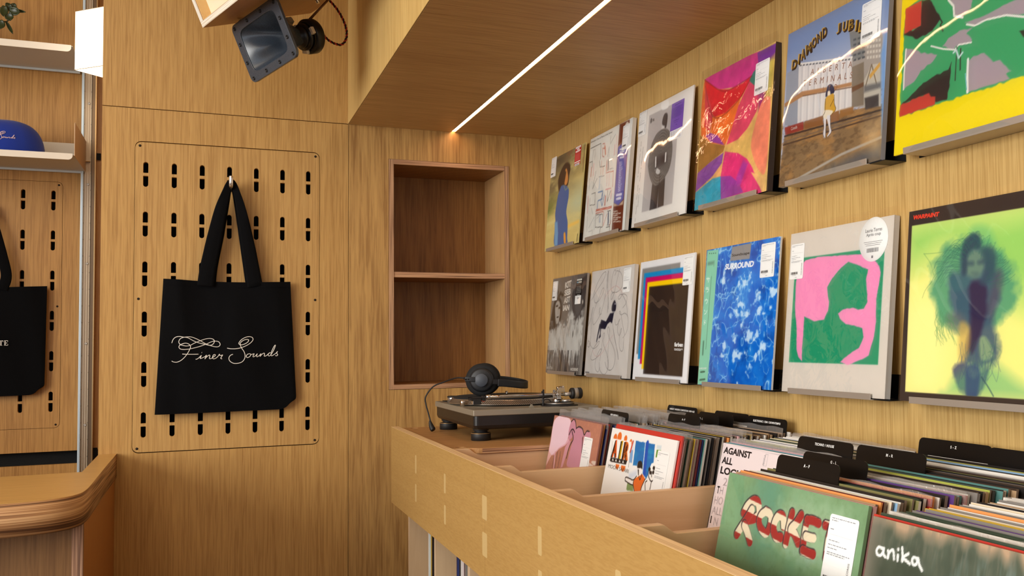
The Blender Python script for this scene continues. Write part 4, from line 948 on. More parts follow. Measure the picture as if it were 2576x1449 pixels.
def sticker(par, u, v, w, h, size, z, kind='price', col=None, name='price_sticker', rnd=.010, seed=0):
    """small adhesive label, lower-left corner at (u, v) of the cover; rules, text lines and a barcode as print"""
    rs = random.Random(seed)
    b = MB(); col = col or (240, 240, 238)
    X, Y, Wd, Hh = u * size, v * size, w * size, h * size
    pl_ = rrect(X, X + Wd, Y, Y + Hh, min(rnd * size, Wd * .12), 4)
    n = len(pl_); b.add([(x, y, z) for x, y in pl_] + [(x, y, z + .0004) for x, y in pl_], [tuple(range(n, 2 * n))] + [(i, (i + 1) % n, (i + 1) % n + n, i + n) for i in range(n)], 0, rgb(*col))
    Z = z + .0006
    def bar(x0, x1, y0, y1, c): b.add([(X + x0 * Wd, Y + y0 * Hh, Z), (X + x1 * Wd, Y + y0 * Hh, Z), (X + x1 * Wd, Y + y1 * Hh, Z), (X + x0 * Wd, Y + y1 * Hh, Z)], [(0, 1, 2, 3)], 0, rgb(*c))
    def words(x0, x1, y, hh, c):
        x = x0
        while x < x1:
            w_ = rs.uniform(.03, .11); bar(x, min(x1, x + w_), y, y + hh, c); x += w_ + .025
    if kind == 'price':
        g = (154, 154, 160)
        words(.08, .88, .945, .011, g); words(.08, .3, .915, .011, g)
        bar(.08, .2, .80, .812, g); bar(.08, .9, .735, .738, (196, 196, 200))
        for y, x1 in ((.655, .45), (.60, .72), (.555, .4), (.50, .86), (.475, .7)): words(.08, x1, y, .011, g)
        x = .08
        while x < .58:
            w_ = rs.choice((.010, .018, .026)); bar(x, x + w_, .135, .205, (40, 40, 44)); x += w_ + rs.choice((.010, .018))
        bar(.16, .46, .108, .116, g); bar(.40, .54, .045, .055, g)
        tv, tf, a_ = text_mesh('FINER RECORDS')
        b.add([(X + (.90 - y * .055) * Wd, Y + (.10 + x * .34) * Hh, Z) for x, y in tv], tf, 0, rgb(90, 90, 96))
    elif kind == 'red':
        bar(.06, .94, .89, .985, (240, 236, 232)); words(.1, .9, .925, .02, (170, 60, 60)); bar(.3, .72, .80, .87, (244, 226, 222)); bar(.10, .92, .71, .775, (244, 226, 222)); bar(.12, .8, .68, .70, (240, 200, 196))
        for k in range(10): words(.12, .88, .60 - k * .038, .013, (236, 140, 136))
        bar(.02, .98, .165, .215, (244, 240, 238)); bar(.1, .9, .0, .12, (240, 238, 236))
        x = .2
        while x < .8: bar(x, x + .035, .01, .09, (70, 60, 60)); x += .06
    elif kind == 'black':
        bar(.08, .92, .925, .99, (236, 236, 226)); words(.14, .86, .95, .018, (110, 110, 100)); bar(.1, .34, .83, .89, (120, 170, 190)); bar(.36, .9, .83, .89, (214, 206, 190)); bar(.08, .92, .76, .81, (96, 90, 84))
        for k in range(9): words(.1, .9, .70 - k * .034, .014, (170, 168, 162))
        bar(.25, .75, .355, .37, (220, 220, 216)); bar(.0, .98, .0, .335, (242, 242, 240))
        x = .3
        while x < .7: bar(x, x + .02, .20, .27, (70, 70, 74)); x += .045
        bar(.2, .45, .29, .30, (150, 150, 154))
    elif kind == 'purple':
        g = (70, 52, 132)
        words(.28, .78, .90, .022, g)
        for k in range(9): words(.09, .92 - .05 * (k % 3), .80 - k * .042, .014, g)
        words(.25, .7, .33, .018, g); words(.3, .62, .26, .014, g); bar(.46, .54, .16, .185, g)
    elif kind == 'barcode':
        x = .1
        while x < .9: w_ = rs.choice((.02, .035, .06)); bar(x, x + w_, .08, .92, (176, 176, 182)); x += w_ + .05
    o = b.build(name, M_print, par, colattr=True); return o

Q = {
'r1': [(1389.1, 402.7), (1474.1, 357.5), (1453.7, 610.3), (1369.8, 633.3)], 'r2': [(1486.4, 351.0), (1592.5, 294.7), (1570.7, 578.3), (1465.9, 607.0)],
'r3': [(1610.0, 285.4), (1746.5, 212.9), (1723.3, 536.5), (1588.0, 573.5)], 'r4': [(1769.9, 200.5), (1952.3, 103.7), (1927.8, 480.4), (1746.4, 530.1)],
'r5': [(1983.9, 86.9), (2240.0, -49.1), (2215.0, 401.7), (1959.3, 471.8)], 'r6': [(2273.5, -66.8), (2653.2, -268.4), (2630.1, 287.9), (2248.6, 392.5)],
'w1': [(1392.0, 702.4), (1477.8, 686.2), (1457.3, 943.5), (1372.6, 936.8)], 'w2': [(1490.3, 683.8), (1597.6, 663.6), (1575.7, 952.9), (1469.6, 944.5)],
'w3': [(1612.8, 660.7), (1750.5, 634.7), (1727.1, 964.8), (1590.7, 954.0)], 'w4': [(1778.4, 629.4), (1964.1, 594.4), (1939.5, 981.6), (1754.9, 967.0)],
'w5': [(1991.0, 589.3), (2250.5, 540.3), (2225.5, 1004.2), (1966.2, 983.7)], 'w6': [(2287.9, 533.2), (2675.8, 460.0), (2652.8, 1038.0), (2262.9, 1007.2)],
'b1': [(1395.4, 1044.3), (1514.7, 1068.0), (1454.4, 1428.6), (1340.5, 1361.0)], 'b2': [(1541.0, 1075.6), (1705.6, 1108.7), (1631.3, 1537.4), (1473.9, 1443.5)],
'b3': [(1820.2, 1113.3), (2072.2, 1160.3), (1977.0, 1678.6), (1734.5, 1544.6)], 'b4': [(1835.9, 1188.1), (2186.5, 1272.7), (2069.2, 1998.5), (1733.1, 1754.8)],
'b5': [(2197.9, 1305.0), (2851.0, 1474.0), (2715.2, 2567.5), (2074.4, 2073.6)]}
ARTS = {}
# --- upper row 1: photograph of a person in blue against blurred greens and yellows
a = Art(120, Q['r1'], (1360, 350, 4.83), (206, 190, 120)); N = a.N
n1 = fnoise(N, 3, 9, 3); a.put(np.clip((a.V - .45) * 2.2 + (n1 - .5) * 1.2, 0, 1) * np.clip(1.25 - a.U, 0, 1), (84, 74, 58)); a.put(np.clip(.9 - abs(a.V - .45 - .2 * a.U) * 5, 0, 1) * np.clip(1 - a.U * 2.4, 0, 1), (92, 112, 48))
a.put(np.clip(1 - abs(a.V - .42) * 3.5, 0, 1) * np.clip(a.U * 2 - .7, 0, 1), (186, 204, 176), .8); a.put(np.clip((fnoise(N, 4, 14, 9) - .5) * 4, 0, 1), (226, 214, 140), .45)
a.put(np.clip((a.V - .72) * 4, 0, 1) * np.clip((a.U - .35) * 3, 0, 1) * (fnoise(N, 6, 6, 12) > .48), (150, 84, 60), .6)
a.line([(330, 1060), (460, 1000)], .03, (236, 196, 90), .03); a.line([(75, 1040), (190, 990)], .035, (220, 214, 150), .03, .7)
a.poly([(225, 640), (215, 500), (250, 380), (300, 295), (350, 292), (362, 360), (348, 440), (330, 560), (285, 575)], (52, 36, 32), .012, 1, True)
a.poly([(300, 380), (318, 360), (330, 420), (334, 470), (326, 530), (300, 560), (286, 510)], (206, 140, 74), .008, 1, True); a.poly([(296, 380), (312, 400), (300, 470), (288, 540), (270, 500)], (60, 40, 32), .01)
a.poly([(262, 560), (335, 590), (340, 700), (312, 880), (328, 1010), (322, 1200), (316, 1265), (170, 1295), (172, 1100), (180, 1000), (178, 900), (205, 720), (225, 640)], (62, 98, 160), .008, 1, True)
a.poly([(172, 1010), (205, 1000), (212, 1140), (205, 1290), (168, 1296)], (104, 158, 206), .01); a.poly([(280, 1150), (300, 1140), (305, 1270), (284, 1260)], (226, 158, 60), .008, 1, True)
a.line([(282, 560), (300, 620), (336, 585)], .012, (120, 150, 130)); a.text('VOLUME ONE', .955, .70, .22, .018, (70, 60, 40), rot=math.pi / 2) if False else None
a.line([(533, 75), (515, 390)], .02, (120, 110, 60), 0, .6); a.line([(450, 1155), (440, 1240)], .016, (60, 56, 34))
ARTS['r1'] = (a, (214, 200, 130))
# --- upper row 2: white cover with coloured line drawings and a rust obi strip
a = Art(130, Q['r2'], (1460, 280, 4.262), (230, 228, 220)); N = a.N
rs = random.Random(4)
K, RD, BL, PK, GY = (70, 66, 62), (196, 92, 70), (70, 110, 168), (222, 160, 160), (150, 150, 150)
for P, c, w in [([(110, 400), (222, 345), (215, 515)], K, .006), ([(132, 530), (140, 415), (160, 405), (155, 520)], GY, .005), ([(240, 350), (262, 345), (260, 400), (240, 395), (236, 480), (255, 490)], RD, .007), ([(265, 380), (270, 460)], (216, 130, 100), .02), ([(290, 490), (310, 380), (305, 500)], GY, .006), ([(325, 265), (322, 350), (378, 245)], GY, .006), ([(370, 360), (362, 470)], PK, .012), ([(390, 260), (385, 460)], PK, .006),
 ([(100, 550), (130, 535), (128, 600)], K, .006), ([(120, 600), (112, 700)], RD, .012), ([(145, 560), (138, 690)], PK, .01), ([(205, 530), (212, 600), (262, 585)], K, .006), ([(230, 530), (225, 590)], RD, .006), ([(285, 530), (280, 640)], RD, .012), ([(302, 520), (296, 630)], (60, 54, 60), .014), ([(310, 575), (308, 620), (355, 610)], GY, .005), ([(245, 600), (240, 680)], (226, 168, 140), .01), ([(222, 615), (218, 675)], (226, 168, 140), .01),
 ([(100, 720), (95, 850)], GY, .006), ([(168, 640), (132, 830), (180, 720)], K, .005), ([(200, 705), (255, 690)], GY, .007), ([(210, 715), (200, 830)], (190, 204, 218), .02), ([(275, 660), (355, 640), (345, 810)], RD, .006), ([(285, 680), (282, 800)], PK, .006), ([(310, 670), (305, 800)], PK, .006), ([(272, 840), (328, 825)], PK, .012),
 ([(85, 910), (75, 1090)], PK, .012), ([(120, 885), (160, 870), (155, 1000), (105, 1010)], K, .005), ([(190, 870), (240, 855), (235, 940), (188, 960), (180, 1045)], BL, .009), ([(258, 900), (232, 1015), (220, 960), (235, 880)], BL, .009), ([(270, 910), (262, 1005)], RD, .018), ([(325, 850), (288, 970), (292, 850)], K, .007), ([(335, 845), (325, 940)], PK, .012),
 ([(168, 1058), (335, 1020)], RD, .010), ([(165, 1072), (335, 1035)], (206, 110, 88), .008), ([(165, 1095), (245, 1075)], RD, .008), ([(165, 1110), (240, 1105), (235, 1240), (160, 1245), (165, 1110)], K, .006), ([(178, 1150), (200, 1120), (195, 1190)], GY, .005), ([(212, 1115), (208, 1190)], BL, .010), ([(250, 1080), (245, 1230), (285, 1100)], RD, .006), ([(300, 1090), (298, 1200)], (44, 60, 96), .022), ([(290, 1070), (325, 1065), (318, 1215), (285, 1220)], K, .006), ([(330, 1170), (310, 1240)], RD, .006),
 ([(75, 1125), (70, 1290)], GY, .006), ([(90, 1250), (150, 1130), (148, 1270)], GY, .005), ([(88, 1290), (130, 1275), (125, 1330)], GY, .005), ([(215, 1250), (205, 1310)], K, .006), ([(275, 1245), (315, 1235), (312, 1290)], K, .005), ([(120, 1040), (130, 1100)], GY, .006), ([(105, 930), (100, 1010)], GY, .006)]: a.line(P, w, c)
a.poly([(422, 140), (530, 88), (445, 1275), (335, 1280)], (118, 56, 34)); a.ell(.875, .93, .05, .055, (226, 218, 206)); a.ell(.85, .80, .045, .05, (226, 218, 206)); a.line([(430, 215), (480, 190)], .02, (118, 56, 34))
a.poly([(405, 380), (450, 345), (510, 385), (500, 480), (462, 940), (405, 1010), (358, 985)], (112, 110, 176)); a.poly([(400, 380), (445, 330), (410, 380)], (214, 190, 160)); a.poly([(358, 985), (405, 1010), (358, 1022)], (206, 180, 150)); a.poly([(462, 950), (405, 1012), (455, 1000)], (206, 180, 150))
for k, (x0, x1) in enumerate(((425, 480), (425, 470), (408, 485), (425, 465))): a.line([(x0, 410 + 30 * k), (x1, 397 + 30 * k)], .016, (226, 224, 232))
for k in range(18): a.line([(420 - k, 550 + 18 * k), (448 - k + rs.randint(-8, 8), 543 + 18 * k)], .006, (214, 214, 232))
a.line([(388, 900), (440, 888)], .022, (226, 224, 236)); a.line([(388, 940), (432, 930)], .022, (226, 224, 236))
for k in range(6): a.line([(352, 1075 + 22 * k), (400 + 30 * (k % 2), 1070 + 22 * k)], .008, (226, 214, 200))
a.poly([(532, 88), (560, 72), (480, 1275), (448, 1275)], (224, 226, 222)); a.tq('Jeremiah Chiu & Marta Sofia Honer', (112, 348), (345, 232), (114, 325), (80, 80, 78))
ARTS['r2'] = (a, (224, 220, 212))
# --- upper row 3: white cover, grey photograph of a figure in a round woven cape
a = Art(160, Q['r3'], (1580, 210, 3.81), (232, 228, 222)); N = a.N
a.poly([(205, 308), (498, 163), (422, 1150), (130, 1237)], (186, 180, 178)); a.poly([(322, 190), (385, 155), (388, 220), (360, 245), (325, 250)], (244, 243, 240), .004, 1, True)
a.poly([(352, 290), (372, 283), (380, 310), (372, 390), (358, 430), (328, 390), (335, 330)], (58, 48, 48), .006, 1, True); a.poly([(322, 400), (350, 405), (350, 450), (320, 460)], (214, 210, 206), .006)
a.poly([(232, 960), (290, 950), (298, 960), (276, 1195), (205, 1215)], (60, 52, 52), .004); a.poly([(296, 950), (355, 900), (340, 1170), (282, 1192)], (66, 58, 58), .004)
body = [(350, 432), (395, 455), (420, 540), (424, 650), (405, 780), (370, 870), (320, 940), (255, 980), (215, 920), (192, 800), (205, 680), (235, 560), (285, 470)]
a.poly(body, (98, 92, 88), .005, 1, True)
cu_, cv_ = a.m([(310, 690)])[0]; rr = np.sqrt(((a.U - cu_) * 1.0) ** 2 + ((a.V - cv_) * .8) ** 2)
bm = np.clip(.5 - a.sdf([(p.x, p.y) for p in catmull(a.m(body), 5, True)]) * 80, 0, 1); a.put(bm * np.clip(np.sin(rr * 330) * 2 + .5, 0, 1), (140, 134, 128), .6)
a.poly([(262, 720), (360, 670), (370, 740), (300, 800), (262, 800)], (70, 62, 62), .02, .8, True)
a.line([(266, 712), (264, 792)], .022, (236, 232, 228)); a.line([(362, 670), (357, 743)], .022, (236, 232, 228)); a.poly([(258, 830), (280, 812), (305, 835), (300, 862), (275, 868)], (214, 210, 206), .004, 1, True)
a.line([(270, 815), (262, 845)], .012, (84, 78, 76)); a.line([(305, 870), (298, 960)], .008, (40, 34, 34)); a.ell(*a.m([(222, 357)])[0], .018, .022, (80, 76, 76)); a.line([(236, 345), (250, 341)], .008, (80, 76, 76)); a.line([(236, 358), (250, 354)], .008, (80, 76, 76))
rs = random.Random(9)
for x0, y0, x1, y1 in ((128, 560, 92, 920), (146, 610, 110, 960), (96, 975, 82, 1120), (108, 1005, 92, 1210), (82, 1175, 66, 1330)):
    n = int(abs(y1 - y0) / 16)
    for k in range(n):
        if rs.random() < .75: t_ = k / n; x = x0 + (x1 - x0) * t_; y = y0 + (y1 - y0) * t_; a.line([(x, y), (x - 1, y + 7)], .006, (128, 122, 120))
ARTS['r3'] = (a, (226, 220, 212))
# --- upper row 4: bright painted shapes meeting at a point
a = Art(200, Q['r4'], (1730, 90, 3.15), (222, 186, 110)); N = a.N
tx = (fnoise(N, 14, 14, 5) - .5)[..., None]
a.poly([(135, 347), (300, 230), (575, 120), (560, 250), (495, 335), (380, 405), (260, 425), (200, 410)], (206, 60, 138)); a.poly([(553, 135), (705, 55), (690, 180), (640, 220), (560, 230)], (122, 58, 150))
a.poly([(135, 347), (240, 425), (330, 425), (440, 375), (520, 300), (430, 480), (350, 560), (300, 610), (240, 650), (205, 640), (170, 540), (140, 430)], (212, 40, 52), .004)
a.poly([(132, 360), (185, 610), (180, 780), (110, 770), (105, 600), (120, 450)], (226, 110, 60)); a.poly([(138, 400), (180, 540), (200, 640), (175, 770), (135, 720)], (206, 68, 80), .004)
a.poly([(420, 490), (385, 620), (345, 750), (295, 868), (230, 830), (185, 760), (195, 650), (300, 610)], (232, 120, 50), .004); a.poly([(108, 640), (106, 790), (180, 850), (290, 870), (220, 800), (150, 780)], (232, 120, 60))
a.poly([(520, 290), (565, 235), (620, 380), (560, 420), (500, 385), (490, 350)], (30, 130, 112)); a.poly([(490, 360), (560, 420), (590, 400), (545, 600), (470, 740), (390, 830), (305, 868), (350, 730), (400, 560)], (218, 74, 108), .004)
a.poly([(590, 380), (640, 420), (600, 560), (560, 600), (560, 460)], (150, 48, 110), .02); a.poly([(640, 200), (690, 150), (660, 460), (600, 540), (620, 420)], (196, 178, 84), .02)
a.poly([(180, 770), (240, 790), (290, 866), (180, 840), (140, 790)], (150, 66, 160)); a.poly([(98, 790), (180, 850), (296, 872), (280, 920), (180, 1000), (80, 1090)], (166, 118, 58))
a.poly([(296, 870), (400, 820), (520, 680), (560, 620), (500, 800), (500, 900), (540, 1060), (460, 960), (380, 930), (300, 915)], (222, 186, 106))
a.poly([(640, 480), (655, 560), (620, 1060), (560, 1060), (510, 930), (505, 830), (550, 640), (590, 520)], (234, 140, 110), .006, 1, True)
a.poly([(285, 925), (270, 1010), (200, 1110), (60, 1240), (78, 1090), (180, 1000)], (144, 78, 166)); a.poly([(272, 1010), (262, 1110), (160, 1160), (210, 1095)], (240, 180, 110))
a.poly([(295, 918), (400, 930), (470, 975), (510, 1040), (590, 1250), (260, 1290), (262, 1110)], (226, 54, 126), .004); a.poly([(255, 1115), (340, 1110), (400, 1160), (440, 1240), (260, 1300)], (160, 62, 160)); a.poly([(440, 980), (480, 1010), (400, 1240), (380, 1130)], (176, 60, 160), .01, .7)
a.poly([(60, 1245), (200, 1130), (260, 1115), (262, 1310), (50, 1390)], (50, 166, 190)); a.poly([(500, 1080), (620, 1120), (600, 1240), (560, 1180)], (232, 190, 120))
for P in ([(135, 350), (250, 428), (330, 428), (510, 320)], [(140, 400), (180, 600), (240, 652), (330, 590)], [(310, 610), (410, 500), (495, 350)]): a.line(P, .008, (120, 30, 40), .012, .6, True)
a.c = a.c * (1 + tx * .28); ARTS['r4'] = (a, (60, 50, 48))
# --- upper row 5: grain terminal, railway and a drawn seated figure in yellow
a = Art(260, Q['r5'], (1940, 0, 2.958), (128, 152, 192)); N = a.N
a.put(np.clip((a.V - .55) * 2.2, 0, 1), (124, 146, 186)); a.put(np.clip(1 - (a.V - .55) * 3, 0, 1), (188, 190, 204), .85)
a.poly([(100, 1010), (250, 905), (830, 770), (830, 1240), (50, 1400)], (140, 112, 78), .003); a.put(np.clip((fnoise(N, 26, 60, 6) - .48) * 6, 0, 1) * (a.V < .40), (94, 72, 52), .5); a.put(np.clip((fnoise(N, 8, 20, 16) - .5) * 5, 0, 1) * (a.V < .34), (192, 140, 80), .55)
a.poly([(583, 235), (690, 190), (690, 120), (790, 200), (830, 260), (815, 790), (600, 800), (600, 430)], (164, 156, 148)); a.poly([(583, 240), (700, 215), (690, 430), (600, 440)], (128, 130, 128))
for r in range(5):
    for c in range(3): a.poly([(612 + c * 32, 290 + r * 38 - c * 10), (634 + c * 32, 284 + r * 38 - c * 10), (634 + c * 32, 298 + r * 38 - c * 10), (612 + c * 32, 306 + r * 38 - c * 10)], (78, 84, 88))
for r in range(4):
    for c in range(5): a.poly([(712 + c * 22, 300 + r * 40 - c * 3), (727 + c * 22, 297 + r * 40 - c * 3), (727 + c * 22, 318 + r * 40 - c * 3), (712 + c * 22, 321 + r * 40 - c * 3)], (206, 200, 188))
a.poly([(120, 545), (205, 490), (245, 480), (195, 930), (100, 935)], (152, 158, 170)); a.poly([(205, 492), (600, 432), (610, 800), (430, 850), (225, 905), (195, 920)], (216, 212, 210), .002)
for k in range(8): x = 232 + k * 47; a.line([(x, 490 - k * 7), (x - 14, 900 - k * 14)], .012, (184, 182, 184), .012, .7); a.line([(x + 14, 490 - k * 7), (x, 900 - k * 14)], .014, (230, 227, 224), .012, .7)
a.line([(205, 480), (600, 428)], .016, (226, 222, 216)); 
for k in range(16): a.line([(215 + k * 24, 488 - k * 3), (225 + k * 24, 486 - k * 3)], .010, (110, 112, 116))
a.poly([(100, 770), (230, 680), (355, 658), (470, 640), (600, 610), (600, 640), (355, 690), (235, 718), (100, 800)], (176, 128, 84), 0, .85); a.line([(235, 715), (600, 648)], .008, (120, 90, 70), 0, .6); a.poly([(600, 500), (690, 460), (690, 780), (600, 800)], (128, 116, 100)); a.poly([(600, 650), (690, 610), (690, 640), (600, 690)], (108, 76, 54))
a.poly([(690, 600), (750, 480), (812, 470), (815, 790), (690, 800)], (190, 184, 170)); a.line([(700, 650), (748, 480), (790, 650)], .008, (120, 104, 84)); a.poly([(730, 560), (810, 460), (812, 490), (735, 590)], (206, 160, 80)); a.poly([(690, 640), (818, 610), (818, 650), (690, 690)], (110, 110, 110), .01); a.poly([(695, 730), (800, 700), (800, 790), (700, 815)], (70, 66, 66), .006)
a.poly([(100, 950), (240, 905), (240, 965), (105, 1005)], (150, 56, 48)); a.poly([(248, 905), (505, 822), (505, 900), (250, 960)], (140, 92, 52), .004, 1); a.poly([(510, 820), (612, 792), (612, 840), (510, 880)], (150, 104, 56), .006)
a.line([(100, 1015), (830, 815)], .012, (66, 54, 48)); a.line([(90, 1080), (820, 860)], .010, (84, 64, 52)); a.line([(95, 1055), (820, 835)], .006, (120, 100, 84)); a.line([(200, 1330), (520, 1150), (820, 1020)], .018, (176, 168, 156), .006, .8); a.poly([(330, 1300), (560, 1170), (830, 1060), (820, 1200), (700, 1215)], (92, 92, 94), .03, .9); a.poly([(680, 960), (830, 860), (820, 1130), (760, 1150), (690, 1080)], (208, 176, 128), .05, .6)
a.poly([(815, 400), (860, 200), (845, 900), (820, 1000)], (120, 160, 206), .01, .8); a.line([(345, 700), (370, 850)], .01, (206, 212, 220), .012, .6)
fig = (30, 40, 74)
a.poly([(415, 660), (425, 635), (450, 628), (470, 660), (468, 690), (440, 705), (405, 720)], fig, .002, 1, True); a.poly([(422, 680), (438, 678), (440, 712), (420, 716)], (236, 226, 206), .002, 1, True)
a.poly([(405, 735), (440, 705), (465, 700), (470, 770), (480, 810), (460, 845), (430, 820), (398, 830)], (206, 158, 48), .002, 1, True); a.line([(440, 790), (465, 740)], .005, (110, 76, 24)); a.poly([(385, 850), (400, 820), (458, 825), (440, 860), (410, 890), (388, 890)], (232, 222, 198), .002, 1, True)
a.poly([(385, 890), (408, 885), (405, 960), (404, 1020), (390, 1025), (385, 985), (392, 940)], (224, 222, 226), .002, 1, True); a.poly([(414, 870), (440, 860), (442, 930), (448, 980), (425, 1015), (418, 1010), (432, 970)], (224, 222, 226), .002, 1, True)
for P in ([(404, 735), (400, 830), (386, 860), (388, 890), (392, 950), (386, 1000), (396, 1026)], [(470, 705), (470, 770), (481, 812), (456, 848)], [(412, 890), (408, 960), (405, 1020)], [(440, 860), (442, 940), (449, 980), (424, 1016)]): a.line(P, .004, (50, 36, 30), 0, .9, True)
a.tq('ALBERTA', (292, 558), (602, 500), (296, 515), (150, 106, 84), 0, 0, 2.1); a.tq('TERMINALS', (238, 645), (602, 582), (240, 600), (150, 106, 84), 0, 0, 2.0); a.tq('L T D', (382, 690), (488, 668), (384, 648), (150, 106, 84), 0, 0, 1.6); a.tq('Canada', (148, 972), (194, 955), (149, 948), (224, 206, 196))
LTR = [('D', 150, 520, 186, 505, 152, 452), ('I', 198, 478, 208, 474, 186, 418), ('A', 220, 450, 250, 432, 208, 384), ('M', 258, 412, 300, 380, 246, 350), ('O', 300, 362, 332, 342, 292, 296), ('N', 340, 322, 372, 296, 338, 256), ('D', 380, 286, 412, 262, 382, 212),
       ('J', 484, 256, 516, 236, 496, 182), ('U', 528, 240, 562, 226, 532, 164), ('B', 572, 232, 610, 216, 580, 150), ('I', 624, 232, 638, 226, 634, 150), ('L', 646, 242, 680, 234, 654, 168), ('E', 690, 250, 722, 244, 700, 180), ('E', 726, 276, 756, 262, 736, 206)]
for ch, x0, y0, x1, y1, x2, y2 in LTR:
    a.tq(ch, (x0 + 5, y0 + 9), (x1 + 9, y1 + 9), (x2 + 5, y2 + 2), (44, 28, 20), .07)
    P_ = a.texts[-1]; a.texts[-1] = P_
for ch, x0, y0, x1, y1, x2, y2 in LTR: a.tq(ch, (x0, y0), (x1, y1), (x2, y2), (214, 166, 62), .03)
ARTS['r5'] = (a, (150, 150, 154))
# --- upper row 6: yellow border round torn green, mauve, red and black shapes
a = Art(230, Q['r6'], (2200, 0, 3.019), (236, 214, 20)); N = a.N
a.poly([(236, 70), (370, -20), (1300, -480), (1400, 470), (1130, 575), (190, 890)], (62, 160, 104), 0, 1, False, .012)
MV, BKc, RDc = (168, 150, 160), (52, 42, 42), (196, 66, 56)
a.poly([(236, 65), (360, 5), (355, 195), (228, 262)], RDc, 0, 1, False, .008); a.poly([(360, 5), (420, -10), (500, 140), (440, 230), (330, 298), (228, 262), (352, 195)], BKc, 0, 1, False, .01)
a.poly([(560, -20), (745, -20), (735, 60), (670, 130), (605, 125), (600, 45)], MV, 0, 1, False, .006); a.line([(562, 0), (600, 45), (605, 122), (670, 132)], .012, (236, 230, 224), .003); a.poly([(690, 170), (860, 110), (1020, 20), (1200, -60), (1200, 110), (1000, 115), (850, 150), (760, 195)], MV, 0, 1, False, .006); a.line([(700, 185), (760, 195), (850, 150), (1000, 115), (1140, 128)], .01, (236, 230, 224), .003)
a.poly([(520, 350), (560, 290), (640, 240), (745, 210), (700, 255), (740, 300), (735, 325), (620, 350), (600, 378)], MV, 0, 1, False, .01); a.line([(430, 350), (520, 372), (610, 378), (640, 340), (735, 322)], .008, (236, 230, 224), .003)
a.poly([(236, 372), (300, 375), (350, 400), (480, 415), (440, 470), (350, 540), (300, 620), (220, 680)], MV, 0, 1, False, .008); a.line([(240, 375), (225, 560), (220, 680)], .01, (236, 230, 224), .003)
a.poly([(585, 470), (560, 530), (450, 580), (370, 630), (200, 800), (330, 740), (400, 720), (470, 780), (550, 755), (572, 640)], BKc, 0, 1, False, .008); a.poly([(195, 800), (330, 740), (415, 705), (430, 740), (462, 735), (460, 795), (300, 850), (190, 892)], RDc, 0, 1, False, .008)
a.poly([(835, 400), (905, 468), (950, 458), (1035, 540), (1000, 560), (1030, 600), (700, 702), (705, 470), (750, 430)], MV, 0, 1, False, .006); a.line([(710, 450), (705, 560), (706, 700)], .014, (240, 236, 232), .004); a.line([(690, 560), (700, 680)], .006, (120, 190, 200))
a.line([(625, 360), (612, 610)], .007, BKc); a.line([(655, 370), (650, 530)], .008, BKc); a.line([(600, 400), (620, 380), (640, 440), (668, 400)], .012, (206, 222, 226), .006, .8); a.line([(490, 130), (515, 170), (500, 190), (520, 235)], .008, BKc); a.poly([(1100, 235), (1180, 220), (1180, 290), (1130, 280)], BKc)
ARTS['r6'] = (a, (226, 206, 40))
# --- lower row 1: black and white photograph, two faces and white feathers
a = Art(120, Q['w1'], (1360, 680, 5.177), (128, 122, 116)); N = a.N
a.put(np.clip((a.V - .5) * 1.6, 0, 1) * np.clip(a.U, 0, 1), (92, 86, 82)); a.put(np.clip(.35 - a.U + (fnoise(N, 5, 5, 1) - .5), 0, 1), (150, 144, 138))
a.poly([(405, 340), (440, 240), (480, 190), (620, 60), (610, 440), (560, 480), (540, 560), (525, 640), (440, 640), (420, 540)], (74, 68, 66), .01, 1, True); a.poly([(430, 360), (470, 300), (540, 330), (550, 430), (520, 560), (470, 620), (440, 560)], (104, 98, 94), .03, .8, True); a.poly([(545, 380), (556, 400), (548, 440), (540, 420)], (190, 184, 176), .004, 1, True)
a.poly([(112, 760), (135, 620), (160, 480), (190, 380), (225, 350), (262, 380), (278, 470), (268, 600), (245, 720), (225, 770), (150, 775)], (58, 52, 50), .006, 1, True); a.poly([(200, 430), (225, 395), (250, 420), (255, 500), (248, 600), (225, 690), (200, 690), (190, 600), (188, 500)], (188, 182, 174), .008, 1, True)
a.line([(203, 468), (224, 462)], .02, (60, 54, 50), .008); a.line([(238, 490), (250, 488)], .02, (60, 54, 50), .008); a.line([(212, 612), (232, 606)], .018, (80, 70, 66), .006); a.line([(228, 500), (226, 570)], .01, (140, 132, 126), .01)
for x, y in ((222, 290), (262, 300), (285, 320), (240, 335)): a.ell(*a.m([(x, y)])[0], .03, .02, (60, 54, 50), .01)
a.poly([(100, 780), (200, 760), (250, 690), (300, 720), (340, 700), (360, 570), (420, 560), (450, 700), (530, 560), (560, 600), (530, 960), (500, 1100), (440, 1160), (370, 1200), (280, 1080), (200, 1060), (90, 1300)], (206, 204, 198), .03, 1, False, .09, 3)
fe = fnoise(N, 22, 7, 8); a.put(np.clip((fe - .52) * 6, 0, 1) * (a.V < .55) * (a.V > .1), (150, 146, 140), .6); a.put(np.clip((fnoise(N, 40, 6, 21) - .5) * 7, 0, 1) * (a.V < .24), (62, 58, 56), .75); a.ell(*a.m([(420, 830)])[0], .012, .03, (60, 54, 50), .004)
W_ = (228, 222, 212)
for t_, q_ in (('KIT', ((318, 240), (400, 208), (326, 158))), ('SEB', ((310, 338), (392, 312), (318, 258))), ('AST', ((300, 438), (384, 412), (306, 358))), ('IAN', ((290, 532), (372, 520), (298, 458)))): a.tq(t_, *q_, W_, .05)
a.tq('MANTRA', (80, 1285), (156, 1288), (83, 1250), (206, 200, 192), .02); a.tq('MODERNE', (388, 1308), (484, 1312), (392, 1270), W_, .04); ARTS['w1'] = (a, (150, 144, 138))
